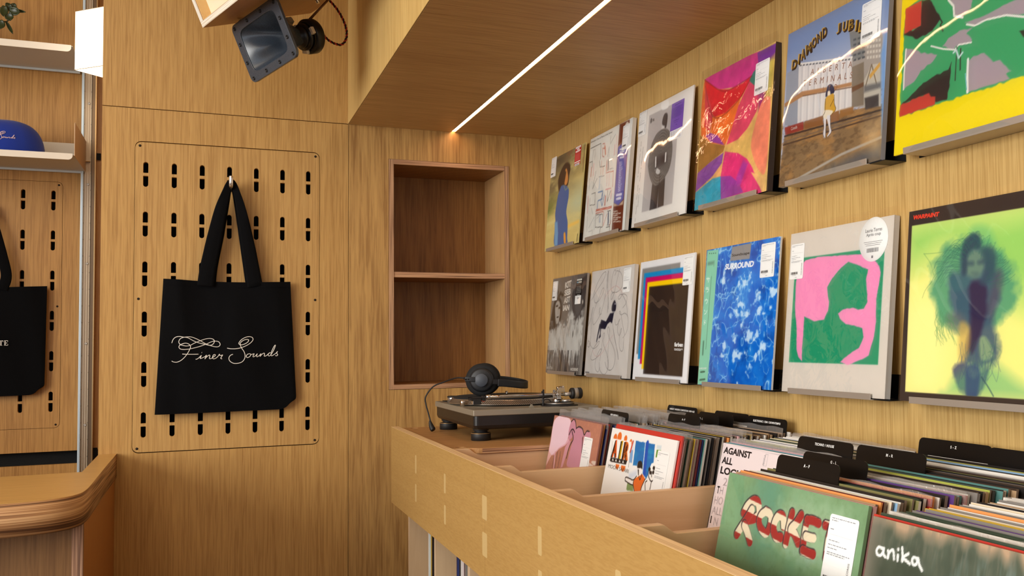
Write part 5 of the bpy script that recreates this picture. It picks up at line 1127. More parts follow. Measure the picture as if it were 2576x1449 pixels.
# --- lower row 2: pale cover, dark reclining figure inside looping pen lines
a = Art(170, Q['w2'], (1460, 650, 4.673), (212, 207, 202)); G = (104, 100, 100)
for P in ([(132, 490), (200, 370), (270, 260), (300, 175), (290, 160), (250, 200), (190, 320), (160, 430), (172, 520), (215, 500), (255, 430), (278, 360), (262, 355), (230, 440), (180, 560), (148, 680), (152, 775), (190, 740), (250, 620), (300, 400), (330, 145), (322, 350), (325, 520), (318, 640), (325, 560)], [(318, 180), (315, 300), (328, 420), (330, 600)], [(405, 200), (418, 160), (405, 135), (380, 200), (362, 330), (378, 400), (440, 390), (490, 330), (495, 230), (470, 160), (425, 145)], [(465, 120), (430, 260), (400, 400), (370, 480), (360, 470), (368, 420), (400, 390)],
          [(500, 580), (540, 520), (548, 450), (520, 420), (470, 425), (445, 460), (455, 482), (480, 450), (490, 425), (530, 500), (550, 600), (552, 680)], [(225, 640), (235, 580), (222, 600), (225, 660), (250, 650)], [(500, 935), (540, 870), (560, 780), (555, 680), (520, 645), (480, 665), (458, 640), (465, 620), (480, 660), (490, 740), (520, 900)], [(405, 715), (415, 780), (440, 770), (466, 712), (450, 745), (435, 840), (455, 905), (480, 860), (482, 822), (465, 880), (455, 1000), (470, 1080), (500, 1075), (512, 930)],
          [(90, 798), (120, 720), (150, 600), (148, 580), (130, 680), (125, 880), (120, 1000)], [(82, 1010), (95, 970), (115, 1000), (100, 1042), (85, 1030)], [(105, 1000), (150, 1060), (200, 1030), (225, 980), (200, 990), (150, 1070), (122, 1170), (145, 1195), (200, 1160), (240, 1100), (250, 1065), (225, 1080), (180, 1190), (175, 1290), (205, 1335), (230, 1280)], [(230, 1200), (245, 1080), (260, 960), (275, 880), (285, 900), (270, 1000), (310, 1120), (330, 1250), (300, 1350), (260, 1360), (225, 1300), (222, 1220)],
          [(290, 1220), (310, 1290), (350, 1315), (390, 1270), (410, 1150), (390, 1050), (350, 960), (325, 880), (320, 820), (332, 810), (345, 860), (335, 960), (325, 1100), (322, 1300)], [(380, 770), (390, 850), (410, 960), (430, 1080), (445, 1190), (440, 1110), (405, 960), (385, 830)]): a.line(P, .0045, G, 0, .85, True)
a.line([(280, 480), (340, 380), (420, 325), (480, 380), (490, 440)], .004, (196, 140, 140), 0, .8, True); a.line([(140, 1080), (180, 1150), (250, 1120), (330, 980), (385, 900)], .004, (206, 150, 150), 0, .8, True)
NV = (28, 30, 52)
a.poly([(405, 492), (420, 540), (418, 590), (405, 625), (372, 620), (368, 570), (385, 515)], NV, 0, 1, True); a.poly([(380, 625), (410, 618), (395, 645), (372, 640)], (150, 148, 152)); a.poly([(350, 645), (395, 640), (372, 765), (350, 745), (320, 770), (292, 832), (248, 825), (235, 830), (240, 770), (232, 768), (246, 720), (300, 742)], NV); a.poly([(225, 770), (245, 770), (208, 915), (205, 945), (190, 990), (186, 980), (200, 900)], NV); a.poly([(236, 790), (246, 800), (238, 880), (240, 920), (218, 945), (216, 930), (230, 890)], NV); a.ell(*a.m([(408, 535)])[0], .008, .008, (230, 232, 240)); a.line([(60, 1338), (102, 1342)], .012, (120, 116, 116)); ARTS['w2'] = (a, (214, 210, 204))
# --- lower row 3: overlapping process-colour frames with a dark field
a = Art(150, Q['w3'], (1360, 620, 3.814), (232, 232, 234))
a.poly([(978, 215), (1342, 152), (1300, 1100), (918, 1030)], (146, 144, 142)); a.poly([(995, 258), (1372, 200), (1320, 1100), (932, 1078)], (0, 148, 208)); a.poly([(1010, 300), (1385, 248), (1340, 1150), (950, 1126)], (206, 0, 104)); a.poly([(1026, 344), (1400, 296), (1350, 1190), (966, 1174)], (250, 214, 0)); a.poly([(1042, 388), (1422, 345), (1358, 1250), (983, 1222)], (48, 38, 34))
a.tq('farben', (1282, 960), (1364, 965), (1284, 918), (244, 244, 244), .04); a.tq('textstar+', (1281, 998), (1362, 1003), (1283, 972), (244, 244, 244), .01); ARTS['w3'] = (a, (236, 236, 236))
# --- lower row 4: water caustics with a mint obi strip
a = Art(230, Q['w4'], (1740, 560, 3.019), (12, 112, 208)); N = a.N
wv = fnoise(N, 5, 6, 31); a.put(np.clip((wv - .42) * 3, 0, 1), (6, 92, 190)); a.put(np.clip((fnoise(N, 7, 8, 77) - .45) * 3.5, 0, 1), (30, 136, 220), .85); a.put(np.clip((fnoise(N, 12, 12, 78) - .58) * 6, 0, 1), (6, 70, 158), .6)
for sd_, fx, th, al in ((41, 5, .040, .55), (52, 8, .045, .5), (41, 5, .012, .95), (52, 8, .012, .85), (63, 4, .014, .9)):
    A1 = fnoise(N, fx, fx, sd_, 3); ridge = np.clip(1 - abs(A1 - .5) / th, 0, 1) ** 1.5; a.put(ridge * np.clip((fnoise(N, 5, 5, sd_ + 7) - .36) * 5, 0, 1), (176, 218, 242), al)
a.put(np.clip((fnoise(N, 14, 14, 91) - .62) * 8, 0, 1), (222, 238, 248), .85)
a.poly([(120, 213), (205, 205), (120, 1212), (42, 1232)], (142, 208, 182)); a.poly([(308, 185), (455, 155), (440, 275), (292, 292)], (150, 148, 148)); a.tq('Soundscape', (306, 266), (438, 246), (308, 238), (36, 36, 40), .01); a.tq('SURROUND', (252, 360), (472, 335), (256, 315), (240, 244, 248), .05, .15)
MT = (70, 120, 100)
for k in range(4): a.line([(135 + 15 * k, 235 - k), (139 + 15 * k, 235 - k)], .008, MT)
KT = (236, 246, 240)
def kata(strokes, cx, cy, w, h):
    for s_ in strokes: a.line([(cx + x * w, cy + y * h) for x, y in s_], .006, KT)
kata([[(-.5, -.25), (.5, -.25)], [(-.2, -.5), (-.2, .1)], [(.22, -.5), (.22, .1), (0, .5)]], 125, 435, 24, 36); kata([[(-.35, -.45), (.35, -.45)], [(-.5, -.15), (.5, -.15), (.3, .3), (-.1, .5)]], 119, 510, 22, 36)
kata([[(0, -.5), (0, -.3)], [(-.45, 0), (-.45, -.3), (.45, -.3), (.3, .2), (-.1, .5)]], 112, 598, 22, 36); kata([[(-.45, -.4), (-.15, -.2)], [(-.4, .45), (.1, .25), (.5, -.35)]], 106, 680, 22, 36); kata([[(-.2, -.5), (-.2, .5)], [(-.2, -.1), (.3, .15)], [(.25, -.4), (.35, -.25)]], 99, 758, 22, 36)
a.line([(150, 410), (108, 960)], .008, (90, 140, 120), 0, .7); a.line([(172, 290), (168, 330)], .008, (110, 160, 140)); a.line([(128, 312), (162, 305)], .035, (110, 160, 140), .01, .5); a.tq('SURROUND', (56, 1115), (114, 1113), (57, 1101), (236, 246, 240), .02); a.line([(68, 1135), (98, 1132)], .014, MT); a.line([(90, 905), (84, 1000)], .020, MT, .01, .7); a.line([(62, 1195), (100, 1190)], .016, MT, .004, .8)
ARTS['w4'] = (a, (222, 226, 228))
# --- lower row 5: pink cut-out on green with a round sticker
a = Art(240, Q['w5'], (1740, 560, 3.019), (214, 206, 196)); N = a.N
a.poly([(790, 275), (1340, 200), (1465, 215), (1415, 1080), (738, 1060)], (34, 152, 110), .001)
PKc = (238, 148, 192)
a.poly([(865, 285), (960, 262), (1130, 248), (1290, 240), (1370, 262), (1425, 330), (1435, 380), (1420, 480), (1402, 580), (1400, 760), (1385, 860), (1345, 1010), (1290, 1040), (1190, 1082), (1128, 1060), (1180, 1010), (1270, 950), (1305, 870), (1295, 800), (1230, 782), (1170, 770), (1125, 730), (1110, 690), (1145, 660), (1225, 645), (1265, 660), (1308, 655), (1335, 600), (1330, 500), (1325, 430), (1340, 355), (1250, 320), (1190, 297), (1130, 350), (1070, 420), (1030, 490), (1035, 560), (1045, 600), (1035, 670), (1005, 735), (930, 750), (900, 735), (855, 712), (848, 850), (838, 950), (838, 1052), (810, 1020), (796, 960), (797, 800), (784, 650), (792, 450), (815, 350)], PKc, .002, 1, False, .004, 5)
a.put((a.V > .1) * np.clip((fnoise(N, 10, 10, 15) - .55) * 2, 0, 1), (255, 255, 255), .05); a.text('  ', 0, 0, .1, .1, (0, 0, 0)) if False else None
ARTS['w5'] = (a, (206, 204, 200))
# --- lower row 6: black-bordered blurred double exposure of a dark figure on yellow-green
a = Art(300, Q['w6'], (2200, 460, 2.415), (54, 44, 42)); N = a.N
yq = [(228, 262), (1110, 118), (1060, 1325), (186, 1268)]; a.poly(yq, (236, 232, 140))
msk = np.clip(.5 - a.sdf(a.m(yq)) * 200, 0, 1)
def soft(P, col, sf, al, sm=True, rg=0, sd=1):
    P = a.m(P); P = [(p.x, p.y) for p in catmull(P, 5, True)] if sm else P; d = a.sdf(P) + (fnoise(N, 14, 14, sd) - .5) * rg; a.put(np.clip(.5 - d / (2 * sf), 0, 1) * msk, col, al)
soft([(228, 262), (800, 180), (1100, 120), (1100, 700), (900, 720), (560, 420), (420, 380), (228, 500)], (152, 204, 104), .12, .95); soft([(180, 760), (420, 700), (420, 1250), (186, 1268)], (246, 238, 160), .1, .8); soft([(580, 290), (640, 255), (710, 290), (740, 420), (600, 420)], (120, 190, 120), .02, .6)
soft([(340, 560), (400, 440), (480, 360), (580, 340), (700, 400), (800, 450), (855, 560), (850, 700), (800, 800), (740, 880), (640, 900), (520, 900), (420, 860), (370, 760)], (72, 150, 116), .03, .85, True, .10, 3)
soft([(450, 640), (470, 560), (520, 560), (530, 440), (560, 360), (600, 320), (650, 380), (700, 420), (730, 520), (780, 560), (720, 860), (760, 1000), (740, 1100), (640, 1130), (560, 1110), (540, 1040), (570, 900), (480, 820)], (56, 84, 112), .02, .85, True, .05, 6)
soft([(545, 480), (600, 400), (660, 430), (670, 520), (620, 580), (560, 560)], (116, 148, 122), .02, .8); soft([(580, 610), (630, 590), (680, 640), (685, 760), (650, 900), (600, 1030), (560, 1000), (585, 860), (575, 720)], (46, 34, 72), .015, .9, True, .03, 9)
soft([(740, 530), (780, 560), (770, 660), (710, 830), (690, 740)], (92, 72, 92), .02, .5); soft([(440, 800), (520, 790), (560, 850), (540, 920), (450, 880)], (118, 112, 112), .02, .6); soft([(520, 850), (580, 880), (570, 1040), (520, 1100), (510, 980)], (206, 170, 90), .015, .7)
soft([(480, 1120), (560, 1100), (600, 1180), (700, 1130), (640, 1290), (560, 1288), (490, 1200)], (56, 60, 110), .012, .8, True, .04, 12); soft([(640, 950), (680, 940), (725, 1050), (650, 1075)], (150, 176, 130), .008, .8); soft([(440, 1270), (520, 1150), (700, 1100), (860, 1200), (950, 1310), (440, 1280)], (96, 176, 120), .04, .55); soft([(560, 1120), (640, 1130), (620, 1300), (560, 1300)], (40, 70, 120), .01, .7)
rs = random.Random(2)
for k in range(46):
    th = rs.uniform(.4, 2.6) if k < 30 else rs.uniform(3.6, 5.4); cx, cy = (590, 600) if k < 30 else (640, 1000); r0 = 190 if k < 30 else 90; p0 = (cx - r0 * math.cos(th) * .9, cy - r0 * math.sin(th) * 1.1 if k < 30 else cy + rs.uniform(-60, 60)); ln = rs.uniform(30, 90)
    p1 = (p0[0] - ln * math.cos(th), p0[1] - ln * .6 * math.sin(th) + 20); p2 = (p1[0] - 20, p1[1] + rs.uniform(10, 60)); a.line([p0, p1, p2], .003, (60, 120, 96), .004, .4, True)
soft([(530, 440), (545, 350), (600, 312), (648, 345), (640, 395), (600, 400), (570, 440), (560, 520), (540, 560)], (40, 66, 88), .012, .8, True, .03, 21); soft([(660, 410), (720, 400), (735, 520), (690, 600), (640, 610), (668, 520)], (44, 74, 94), .014, .75, True, .03, 22); soft([(460, 600), (500, 560), (580, 585), (560, 640), (480, 660)], (64, 110, 116), .014, .7)
for k in range(90):
    t_ = k / 90; a0 = 2.9 - 3.2 * t_; R0 = 150 + 60 * rs.random(); cx, cy = 600, 590; r1 = R0 + rs.uniform(20, 75)
    a.line([(cx + R0 * .5 * math.cos(a0), cy - R0 * 1.0 * math.sin(a0)), (cx + r1 * .75 * math.cos(a0 + .15), cy - r1 * 1.1 * math.sin(a0 + .15)), (cx + r1 * .95 * math.cos(a0 + .35), cy - r1 * 1.05 * math.sin(a0 + .35) + 20)], .0028, (44, 104, 92), .003, .45, True)
for k in range(40):
    x = 430 + rs.uniform(-60, 60); y = 760 + rs.uniform(0, 120); a.line([(x, y), (x + rs.uniform(-20, 10), y + 40), (x + rs.uniform(-10, 40), y + rs.uniform(70, 120))], .0028, (86, 146, 96), .003, .5, True)
for k in range(30):
    x = rs.uniform(500, 760); y = rs.uniform(950, 1100); a.line([(x, y), (x + rs.uniform(-15, 15), y + 70), (x + rs.uniform(-30, 30), y + rs.uniform(110, 180))], .003, (60, 84, 120), .004, .45, True)
for P in ([(300, 430), (340, 490), (360, 560)], [(300, 432), (360, 428), (420, 420)], [(290, 700), (310, 650), (350, 600)]): a.line(P, .0035, (90, 140, 90), .004, .5, True)
a.line([(700, 1130), (730, 1000), (740, 920)], .005, (50, 92, 96), .006, .6, True); a.line([(650, 1180), (690, 1240), (722, 1296)], .007, (44, 80, 96), .005, .7, True)
soft([(560, 482), (600, 478), (600, 500), (570, 500)], (52, 80, 96), .012, .8); soft([(628, 476), (662, 468), (660, 490), (632, 494)], (52, 80, 96), .012, .8); soft([(590, 545), (630, 545), (615, 565)], (70, 96, 104), .012, .6); a.tq('WARPAINT', (235, 225), (394, 203), (238, 198), (226, 66, 44), .06, .12); ARTS['w6'] = (a, (46, 38, 36))
# --- bin fronts
a = Art(200, Q['b1'], (1360, 1030, 9.06), (176, 116, 96)); N = a.N
a.put(np.clip((fnoise(N, 40, 40, 2) - .5) * 4, 0, 1), (196, 134, 106), .5); DK = (62, 44, 46); MP = (196, 134, 152); LP = (234, 200, 212)
# generic overlapping rounded pink forms in place of the known artwork
a.poly([(300, 290), (420, 150), (560, 160), (660, 210), (692, 290), (670, 440), (610, 700), (560, 800), (420, 880), (330, 980), (250, 1040), (190, 950), (235, 700)], LP, .002, 1, True); a.poly([(640, 640), (560, 780), (420, 870), (330, 980), (250, 1045), (300, 1040), (420, 900), (560, 820), (650, 720)], (222, 168, 180), .002)
a.poly([(700, 270), (760, 215), (800, 270), (812, 420), (770, 560), (650, 700), (640, 500)], MP, .002, 1, True); a.poly([(800, 430), (880, 390), (950, 440), (990, 560), (960, 700), (1000, 1100), (940, 1300), (610, 1300), (640, 1050), (720, 760)], MP, .002, 1, True); a.poly([(990, 590), (1050, 500), (1110, 500), (1140, 600), (1060, 1000), (1000, 1080), (950, 900)], MP, .002, 1, True)
a.poly([(188, 940), (250, 1045), (180, 1170), (100, 1330), (110, 1290)], (226, 176, 172), .002); a.poly([(560, 860), (650, 700), (690, 720), (640, 860), (500, 1310), (450, 1330)], (206, 146, 158), .002)
for P in ([(700, 280), (760, 222), (800, 290), (812, 430)], [(812, 430), (880, 395), (955, 445), (995, 580), (1050, 495), (1112, 505)], [(650, 575), (700, 470), (745, 458), (775, 520)], [(716, 500), (738, 600), (740, 690), (690, 780), (640, 900), (590, 1110)], [(958, 640), (945, 900), (940, 1000), (1010, 1075)]): a.line(P, .012, DK, .002, 1, True)
for x in (270, 330, 400): a.line([(x + 60, 960), (x - 10, 1330)], .007, DK)
a.line([(330, 980), (300, 1330)], .02, (222, 168, 180)); a.poly([(960, 1280), (970, 1190), (1020, 1150), (1200, 1280), (1190, 1300)], (216, 196, 180), .002, 1); a.poly([(1150, 1200), (1180, 1170), (1275, 1180), (1275, 1270), (1200, 1270)], (212, 192, 176), .002)
ARTS['b1'] = (a, (150, 96, 84))
a = Art(240, Q['b2'], (1500, 1050, 6.9), (236, 235, 232)); N = a.N
BLc = (30, 108, 178)
a.poly([(625, 395), (660, 400), (640, 700), (600, 780), (570, 700)], (206, 214, 226), .006, .9); a.poly([(690, 405), (1020, 470), (990, 820), (860, 1080), (810, 980), (800, 860), (636, 830)], BLc, .001, 1, False, .004); a.put(np.clip((fnoise(N, 9, 30, 4) - .5) * 4, 0, 1) * np.clip(.5 - a.sdf(a.m([(690, 405), (1020, 470), (990, 820), (860, 1080), (810, 980), (800, 860), (636, 830)])) * 200, 0, 1), (40, 160, 190), .5)
a.line([(855, 440), (800, 990)], .010, (196, 214, 232)); a.line([(890, 450), (830, 1000)], .04, (30, 78, 176), .006, .8); a.poly([(1050, 555), (1125, 570), (1115, 705), (1032, 690)], (96, 144, 50), .002, 1, False, .004); a.poly([(1055, 480), (1135, 490), (1125, 560), (1048, 545)], (206, 218, 222), .004); a.poly([(600, 560), (640, 570), (620, 790), (575, 780)], (120, 160, 206), .004); a.poly([(1050, 830), (1090, 820), (1075, 1000), (1035, 990)], (74, 124, 186), .004); a.poly([(1035, 1070), (1175, 1105), (1160, 1260), (1020, 1260)], (58, 106, 178), .002); a.poly([(540, 1130), (650, 1170), (640, 1290), (515, 1260)], (120, 150, 92), .004, .95, False, .01); a.poly([(560, 960), (720, 900), (700, 1040), (560, 1100)], (206, 216, 230), .01, .7)
KO = (34, 28, 28)
a.poly([(500, 1040), (530, 1030), (640, 1085), (700, 1020), (760, 990), (800, 970), (860, 1060), (800, 1200), (770, 1300), (660, 1300), (640, 1170), (560, 1140), (505, 1095)], (236, 232, 228), .001); a.poly([(650, 1080), (720, 1030), (800, 985), (850, 1070), (790, 1200), (760, 1300), (665, 1300), (640, 1160)], (226, 104, 34), .001); a.poly([(715, 800), (760, 760), (800, 800), (800, 880), (770, 960), (740, 1020), (722, 980), (710, 880)], (238, 232, 226), .001, 1, True); a.poly([(712, 840), (730, 770), (775, 755), (800, 800), (798, 900), (775, 880), (720, 880)], KO, .001, 1, True); a.poly([(720, 900), (740, 905), (738, 1010), (726, 1000)], KO, .002)
a.poly([(780, 1300), (810, 1180), (890, 1080), (920, 900), (960, 800), (1010, 780), (1045, 850), (1030, 1000), (1020, 1080), (1070, 1160), (1080, 1300)], (240, 237, 232), .001, 1, False); a.poly([(1030, 1080), (1065, 1110), (1080, 1200), (1060, 1290), (1010, 1280)], (240, 206, 60), .002)
for P in ([(500, 1095), (510, 1040), (560, 1050), (640, 1085), (700, 1020)], [(505, 1100), (560, 1140), (640, 1180)], [(650, 1090), (640, 1160), (660, 1290)], [(850, 1070), (790, 1200), (770, 1290)], [(740, 1030), (760, 1080), (790, 985)], [(915, 900), (905, 1000), (930, 1080), (960, 1110), (1010, 1060), (1030, 960)], [(1030, 850), (1045, 900), (1030, 1000)], [(880, 1100), (850, 1140), (850, 1290)], [(960, 1110), (930, 1250)], [(1000, 1110), (960, 1280)], [(930, 860), (925, 960)], [(1000, 850), (1020, 930)], [(960, 940), (960, 1030)], [(1065, 1100), (1080, 1200), (1070, 1300)]): a.line(P, .008, KO, 0, 1, True)
for x, y in ((940, 960), (990, 955), (1000, 880), (925, 900)): a.ell(*a.m([(x, y)])[0], .016, .012, KO, .002)
lg_ = [(310, 375), (590, 430), (575, 640), (520, 830), (235, 765), (265, 560), (285, 420)]
for (x, y, r) in ((330, 360, .03), (405, 345, .035), (510, 375, .025), (600, 430, .02), (370, 820, .03), (470, 850, .035)): a.ell(*a.m([(x, y)])[0], r, r, (226, 110, 40), .001)
a.poly([(298, 365), (612, 425), (585, 650), (515, 850), (220, 775), (245, 560)], (240, 238, 234)); a.poly([(285, 420), (250, 700), (235, 750), (255, 770), (515, 820), (540, 745), (250, 690)], KO)
LT = (232, 96, 34)
for ch, BL_, BR_, TL_, c1, c2 in (('A', (268, 690), (350, 700), (308, 388), LT, (240, 190, 60)), ('I', (392, 716), (420, 721), (420, 405), (240, 190, 40), None), ('R', (452, 728), (548, 752), (480, 418), (236, 120, 44), None)):
    a.tq(ch, (BL_[0] - 16, BL_[1] + 2), (BR_[0] - 12, BR_[1] + 4), (TL_[0] - 14, TL_[1] + 8), KO, .07); a.tq(ch, BL_, BR_, TL_, c1, .07)
for x in (285, 340, 402, 462): a.poly([(x - 12, 748 + (x - 285) * .22), (x + 4, 705 + (x - 285) * .22), (x + 18, 755 + (x - 285) * .22)], (240, 238, 234))
a.line([(640, 420), (590, 600)], .018, (206, 70, 40), .002, .9); a.line([(590, 610), (560, 860)], .006, (120, 110, 110), .002, .8); a.tq('MOON SAFARI', (207, 872), (558, 970), (213, 808), (44, 40, 40), -.005)
ARTS['b2'] = (a, (240, 240, 238))
a = Art(200, Q['b3'], (1770, 1100, 6.04), (228, 216, 218)); a.put(np.clip(1 - a.V * 1.2, 0, 1), (232, 206, 200), .7)
a.poly([(272, 118), (298, 122), (60, 1375), (30, 1375)], (34, 30, 30)); a.raw = True
for k in range(60): a.line([(.018, .99 - k * .012), (.030, .985 - k * .012)], .004, (190, 184, 184), 0, .8)
a.raw = False; a.line([(300, 80), (1160, 270)], .003, (180, 170, 176))
INK = (36, 30, 32)
for t_, q_ in (('AGAINST', ((302, 240), (715, 332), (330, 142))), ('ALL', ((275, 392), (432, 428), (298, 290))), ('LOGIC', ((250, 548), (600, 640), (272, 438))), ('T', ((198, 850), (232, 856), (212, 738))), ('I', ((97, 1302), (112, 1305), (116, 1192)))): a.tq(t_, *q_, INK, .035)
for t_, q_ in (('2', ((290, 735), (352, 745), (312, 612))), ('H', ((240, 862), (290, 870), (258, 748))), ('HO', ((155, 1010), (282, 1035), (178, 888))), ('ALL', ((120, 1160), (270, 1200), (142, 1040))), ('N', ((145, 1330), (205, 1350), (172, 1210)))):
    a.tq(t_, *q_, (196, 182, 184), .006); T_ = a.texts[-1]; a.texts.append((T_[0], T_[1] + .005, T_[2] + .004, T_[3] - .009, T_[4] - .009, (230, 214, 214), -.012) + T_[7:])
a.line([(945, 255), (985, 262), (950, 440), (905, 430), (945, 255)], .003, (180, 174, 178)); a.tq('PEOPLE', (920, 428), (950, 275), (942, 440), (150, 146, 150)); ARTS['b3'] = (a, (40, 34, 36))
a = Art(300, Q['b4'], (1780, 1180, 5.386), (128, 164, 124)); N = a.N
n = fnoise(N, 5, 5, 8); a.put(np.clip((n - .45) * 3, 0, 1), (116, 150, 108), .8); a.put(np.clip((fnoise(N, 3, 4, 18) - .5) * 4, 0, 1) * np.clip(1 - abs(a.U - .35) * 2.5, 0, 1), (92, 148, 128), .7); a.put(np.clip((.42 - a.V) * 3 + (fnoise(N, 6, 6, 20) - .5), 0, 1), (112, 134, 76), .75); a.poly([(1000, 400), (1300, 380), (1900, 520), (1900, 900), (1850, 1250), (1340, 1330), (1050, 1090), (780, 920), (900, 800)], (148, 178, 142), .03, .75, False, .05, 4); a.poly([(1020, 1090), (1180, 1150), (1340, 1330), (1500, 1250), (1300, 1100)], (150, 184, 160), .02, .7, False, .04, 6); a.put(np.clip((fnoise(N, 60, 60, 33) - .5) * 3, 0, 1), (100, 130, 90), .25)
RR, CC_, SH = (160, 42, 42), (226, 212, 184), (52, 44, 52)
def fat(P, w, bands, off=(-6, -10)):
    a.line([(x + off[0], y + off[1]) for x, y in P], w + .006, SH, .004, .95, True)
    U, V = a.U, a.V; M = catmull(a.m(P), 10); d = np.full(U.shape, 1e9)
    for p in M: d = np.minimum(d, (U - p.x) ** 2 + (V - p.y) ** 2)
    mk = np.clip((w / 2 - np.sqrt(d)) / .003 + .5, 0, 1); f = (V - a.m([(0, bands)])[0][1] * 0 + U * .10) * 1.0
    st_ = np.clip(np.sin(f * 2 * math.pi / .105 + 1.0) * 6 + .5, 0, 1); a.put(mk, CC_); a.put(mk * st_, RR)
fat([(490, 590), (540, 500), (620, 430), (680, 450), (700, 540), (690, 620), (640, 670), (560, 690)], .040, 0); fat([(600, 560), (530, 680), (450, 800), (400, 880)], .044, 0); fat([(500, 760), (540, 860), (575, 985)], .040, 0)
fat([(790, 570), (850, 620), (855, 720), (820, 840), (780, 870), (720, 800), (700, 700), (730, 620), (790, 575)], .036, 0); fat([(1035, 770), (1025, 660), (975, 630), (920, 700), (895, 820), (930, 920), (990, 930)], .040, 0)
fat([(1148, 600), (1110, 760), (1060, 1010)], .038, 0); fat([(1270, 630), (1200, 740), (1130, 820), (1180, 880), (1230, 1000)], .038, 0); fat([(1350, 690), (1320, 850), (1300, 1020), (1285, 1110)], .036, 0); fat([(1350, 690), (1430, 700), (1510, 740)], .034, 0); fat([(1330, 910), (1390, 930), (1440, 940)], .034, 0); fat([(1290, 1100), (1360, 1140), (1430, 1160)], .036, 0); fat([(1600, 760), (1700, 790), (1790, 800)], .036, 0); fat([(1685, 790), (1640, 960), (1605, 1210)], .036, 0)
a.line([(1780, 640), (1050, 1090)], .002, (180, 200, 170), 0, .3); ARTS['b4'] = (a, (120, 156, 116))
a = Art(260, Q['b5'], (2150, 1260, 6.047), (84, 96, 82)); N = a.N
a.put(np.clip((fnoise(N, 5, 5, 3) - .45) * 4, 0, 1), (58, 72, 60), .9); a.put(np.clip((a.V - .955) * 22 + (vnoise(N, 30, 3, 4) - .6) * 1.1, 0, 1), (186, 158, 130)); a.put(np.clip((fnoise(N, 70, 7, 6) - .5) * 6, 0, 1) * np.clip((a.V - .84) * 8, 0, 1) * (a.U < .9), (132, 128, 112), .55); a.put(np.clip((fnoise(N, 60, 5, 16) - .48) * 6, 0, 1) * np.clip(1 - abs(a.V - .87) * 9, 0, 1) * np.clip(a.U * 3 - .8, 0, 1), (140, 166, 166), .8); a.put(np.clip(1.2 - a.U * 14, 0, 1), (140, 132, 118), .7)
for P in ([(430, 770), (370, 745), (335, 800), (350, 860), (400, 870), (440, 800), (445, 765), (440, 850), (470, 900)], [(510, 800), (515, 860), (505, 915), (530, 830), (575, 790), (595, 830), (600, 930)], [(660, 870), (655, 950)], [(665, 780), (668, 785)], [(725, 755), (730, 860), (725, 965)], [(820, 850), (730, 910), (780, 950), (840, 1005)], [(960, 930), (900, 905), (875, 960), (900, 1020), (945, 1000), (965, 920), (985, 1020), (1025, 1105)]): a.line(P, .0105, (240, 240, 238), .001, 1, True)
ARTS['b5'] = (a, (110, 108, 100))

# ================================================================ records on the wall
LEAN = math.asin(.03 / .315)
def rec_matrix(y, zb, xb=-.044, ang=LEAN):
    s, c = math.sin(ang), math.cos(ang)   # local x -> -Y, local y -> up the cover, local z -> outward
    return Matrix(((0, s, -c, xb), (-1, 0, 0, y), (0, c, s, zb), (0, 0, 0, 1)))
SZR = .315
def card(par, col, size=SZR, th=.0034, name='cover', w=None):
    M_ = plain(name + '_card', rgb(*col), .5); b = MB(); b.box(0, w or size, 0, size, -th, -.0001); return b.build(name, M_, par, bevel=.0006)
def sleeve(par, mat, bow=.003, ext=(.006, .016), size=SZR, z0=.0012, seed=0, amp=.0006):
    rs = np.random.RandomState(seed); ph = rs.rand(6) * 6
    def fn(u, v):
        x = -ext[0] + u * (size + 2 * ext[0]); y = -.001 + v * (size + ext[1])
        z = z0 + bow * (1 - (2 * u - 1) ** 4) * .5 + bow * .5 * (1 - (2 * u - 1) ** 2) + amp * (math.sin(9 * u + ph[0] + 3 * v) + math.sin(14 * v + ph[1] - 4 * u) + .5 * math.sin(31 * u + ph[2] + 20 * v))
        return Vector((x, y, z))
    b = MB(); b.grid(fn, 48, 48); return b.build('plastic_sleeve', mat, par)
def vinyl(key, y, zb, label, th=.0034, sl=None, mat=None, size=SZR):
    e = empty('record', mat=rec_matrix(y, zb), label=label, cat='record', group='records displayed on the wall ledges')
    art, edge = ARTS[key]
    card(e, edge, size, th); art.build('cover_print', size, .0001, e, mat or M_print)
    if sl: sleeve(e, *sl)
    return e
ROWT = (-.124, -.480, -.841, -1.203, -1.5646, -1.914); ROWB = (-.1257, -.4819, -.8365, -1.2071, -1.5611, -1.9139)
ZT, ZB = 1.643, 1.237
F_, FW = M_film, M_filmw
r = vinyl('r1', ROWT[0], ZT, 'record with a person in a blue shirt on blurred yellow-green, upper ledge by the corner', .004); sticker(r, .0, .80, .155, .215, SZR, .0004, seed=1); sticker(r, .72, .80, .165, .20, SZR, .0004, 'red', (190, 28, 34), 'hype_sticker', seed=2)
r = vinyl('r2', ROWT[1], ZT, 'white record with small coloured line drawings and a brown and lilac side strip', .012, (F_, .002, (.006, .012), SZR, .0012, 2)); sticker(r, .80, .735, .155, .225, SZR, .0004, seed=3)
r = vinyl('r3', ROWT[2], ZT, 'white record showing a grey figure in a round woven cape, purple sticker', .004, (F_, .0045, (.001, .001), SZR, .0012, 3, .0002)); sticker(r, .0, .785, .155, .215, SZR, .0004, seed=4); sticker(r, .635, .705, .215, .225, SZR, .0004, 'purple', (122, 84, 178), 'hype_sticker', 0, 5); sticker(r, .635, .625, .215, .080, SZR, .0004, 'barcode', (238, 238, 238), 'barcode_sticker', 0, 6)
r = vinyl('r4', ROWT[3], ZT, 'record with painted magenta, red, orange and teal curved shapes in a crinkled sleeve', .015, (FW, .004, (.008, .022), SZR, .0016, 4, .0010)); sticker(r, .765, .685, .175, .225, SZR, .0004, seed=7)
r = vinyl('r5', ROWT[4], ZT, 'record lettered DIAMOND JUBILEE with grain silos and a seated figure in yellow', .010, (F_, .006, (.001, .001), SZR, .0012, 5, .0003)); sticker(r, .765, .705, .175, .235, SZR, .0004, seed=8)
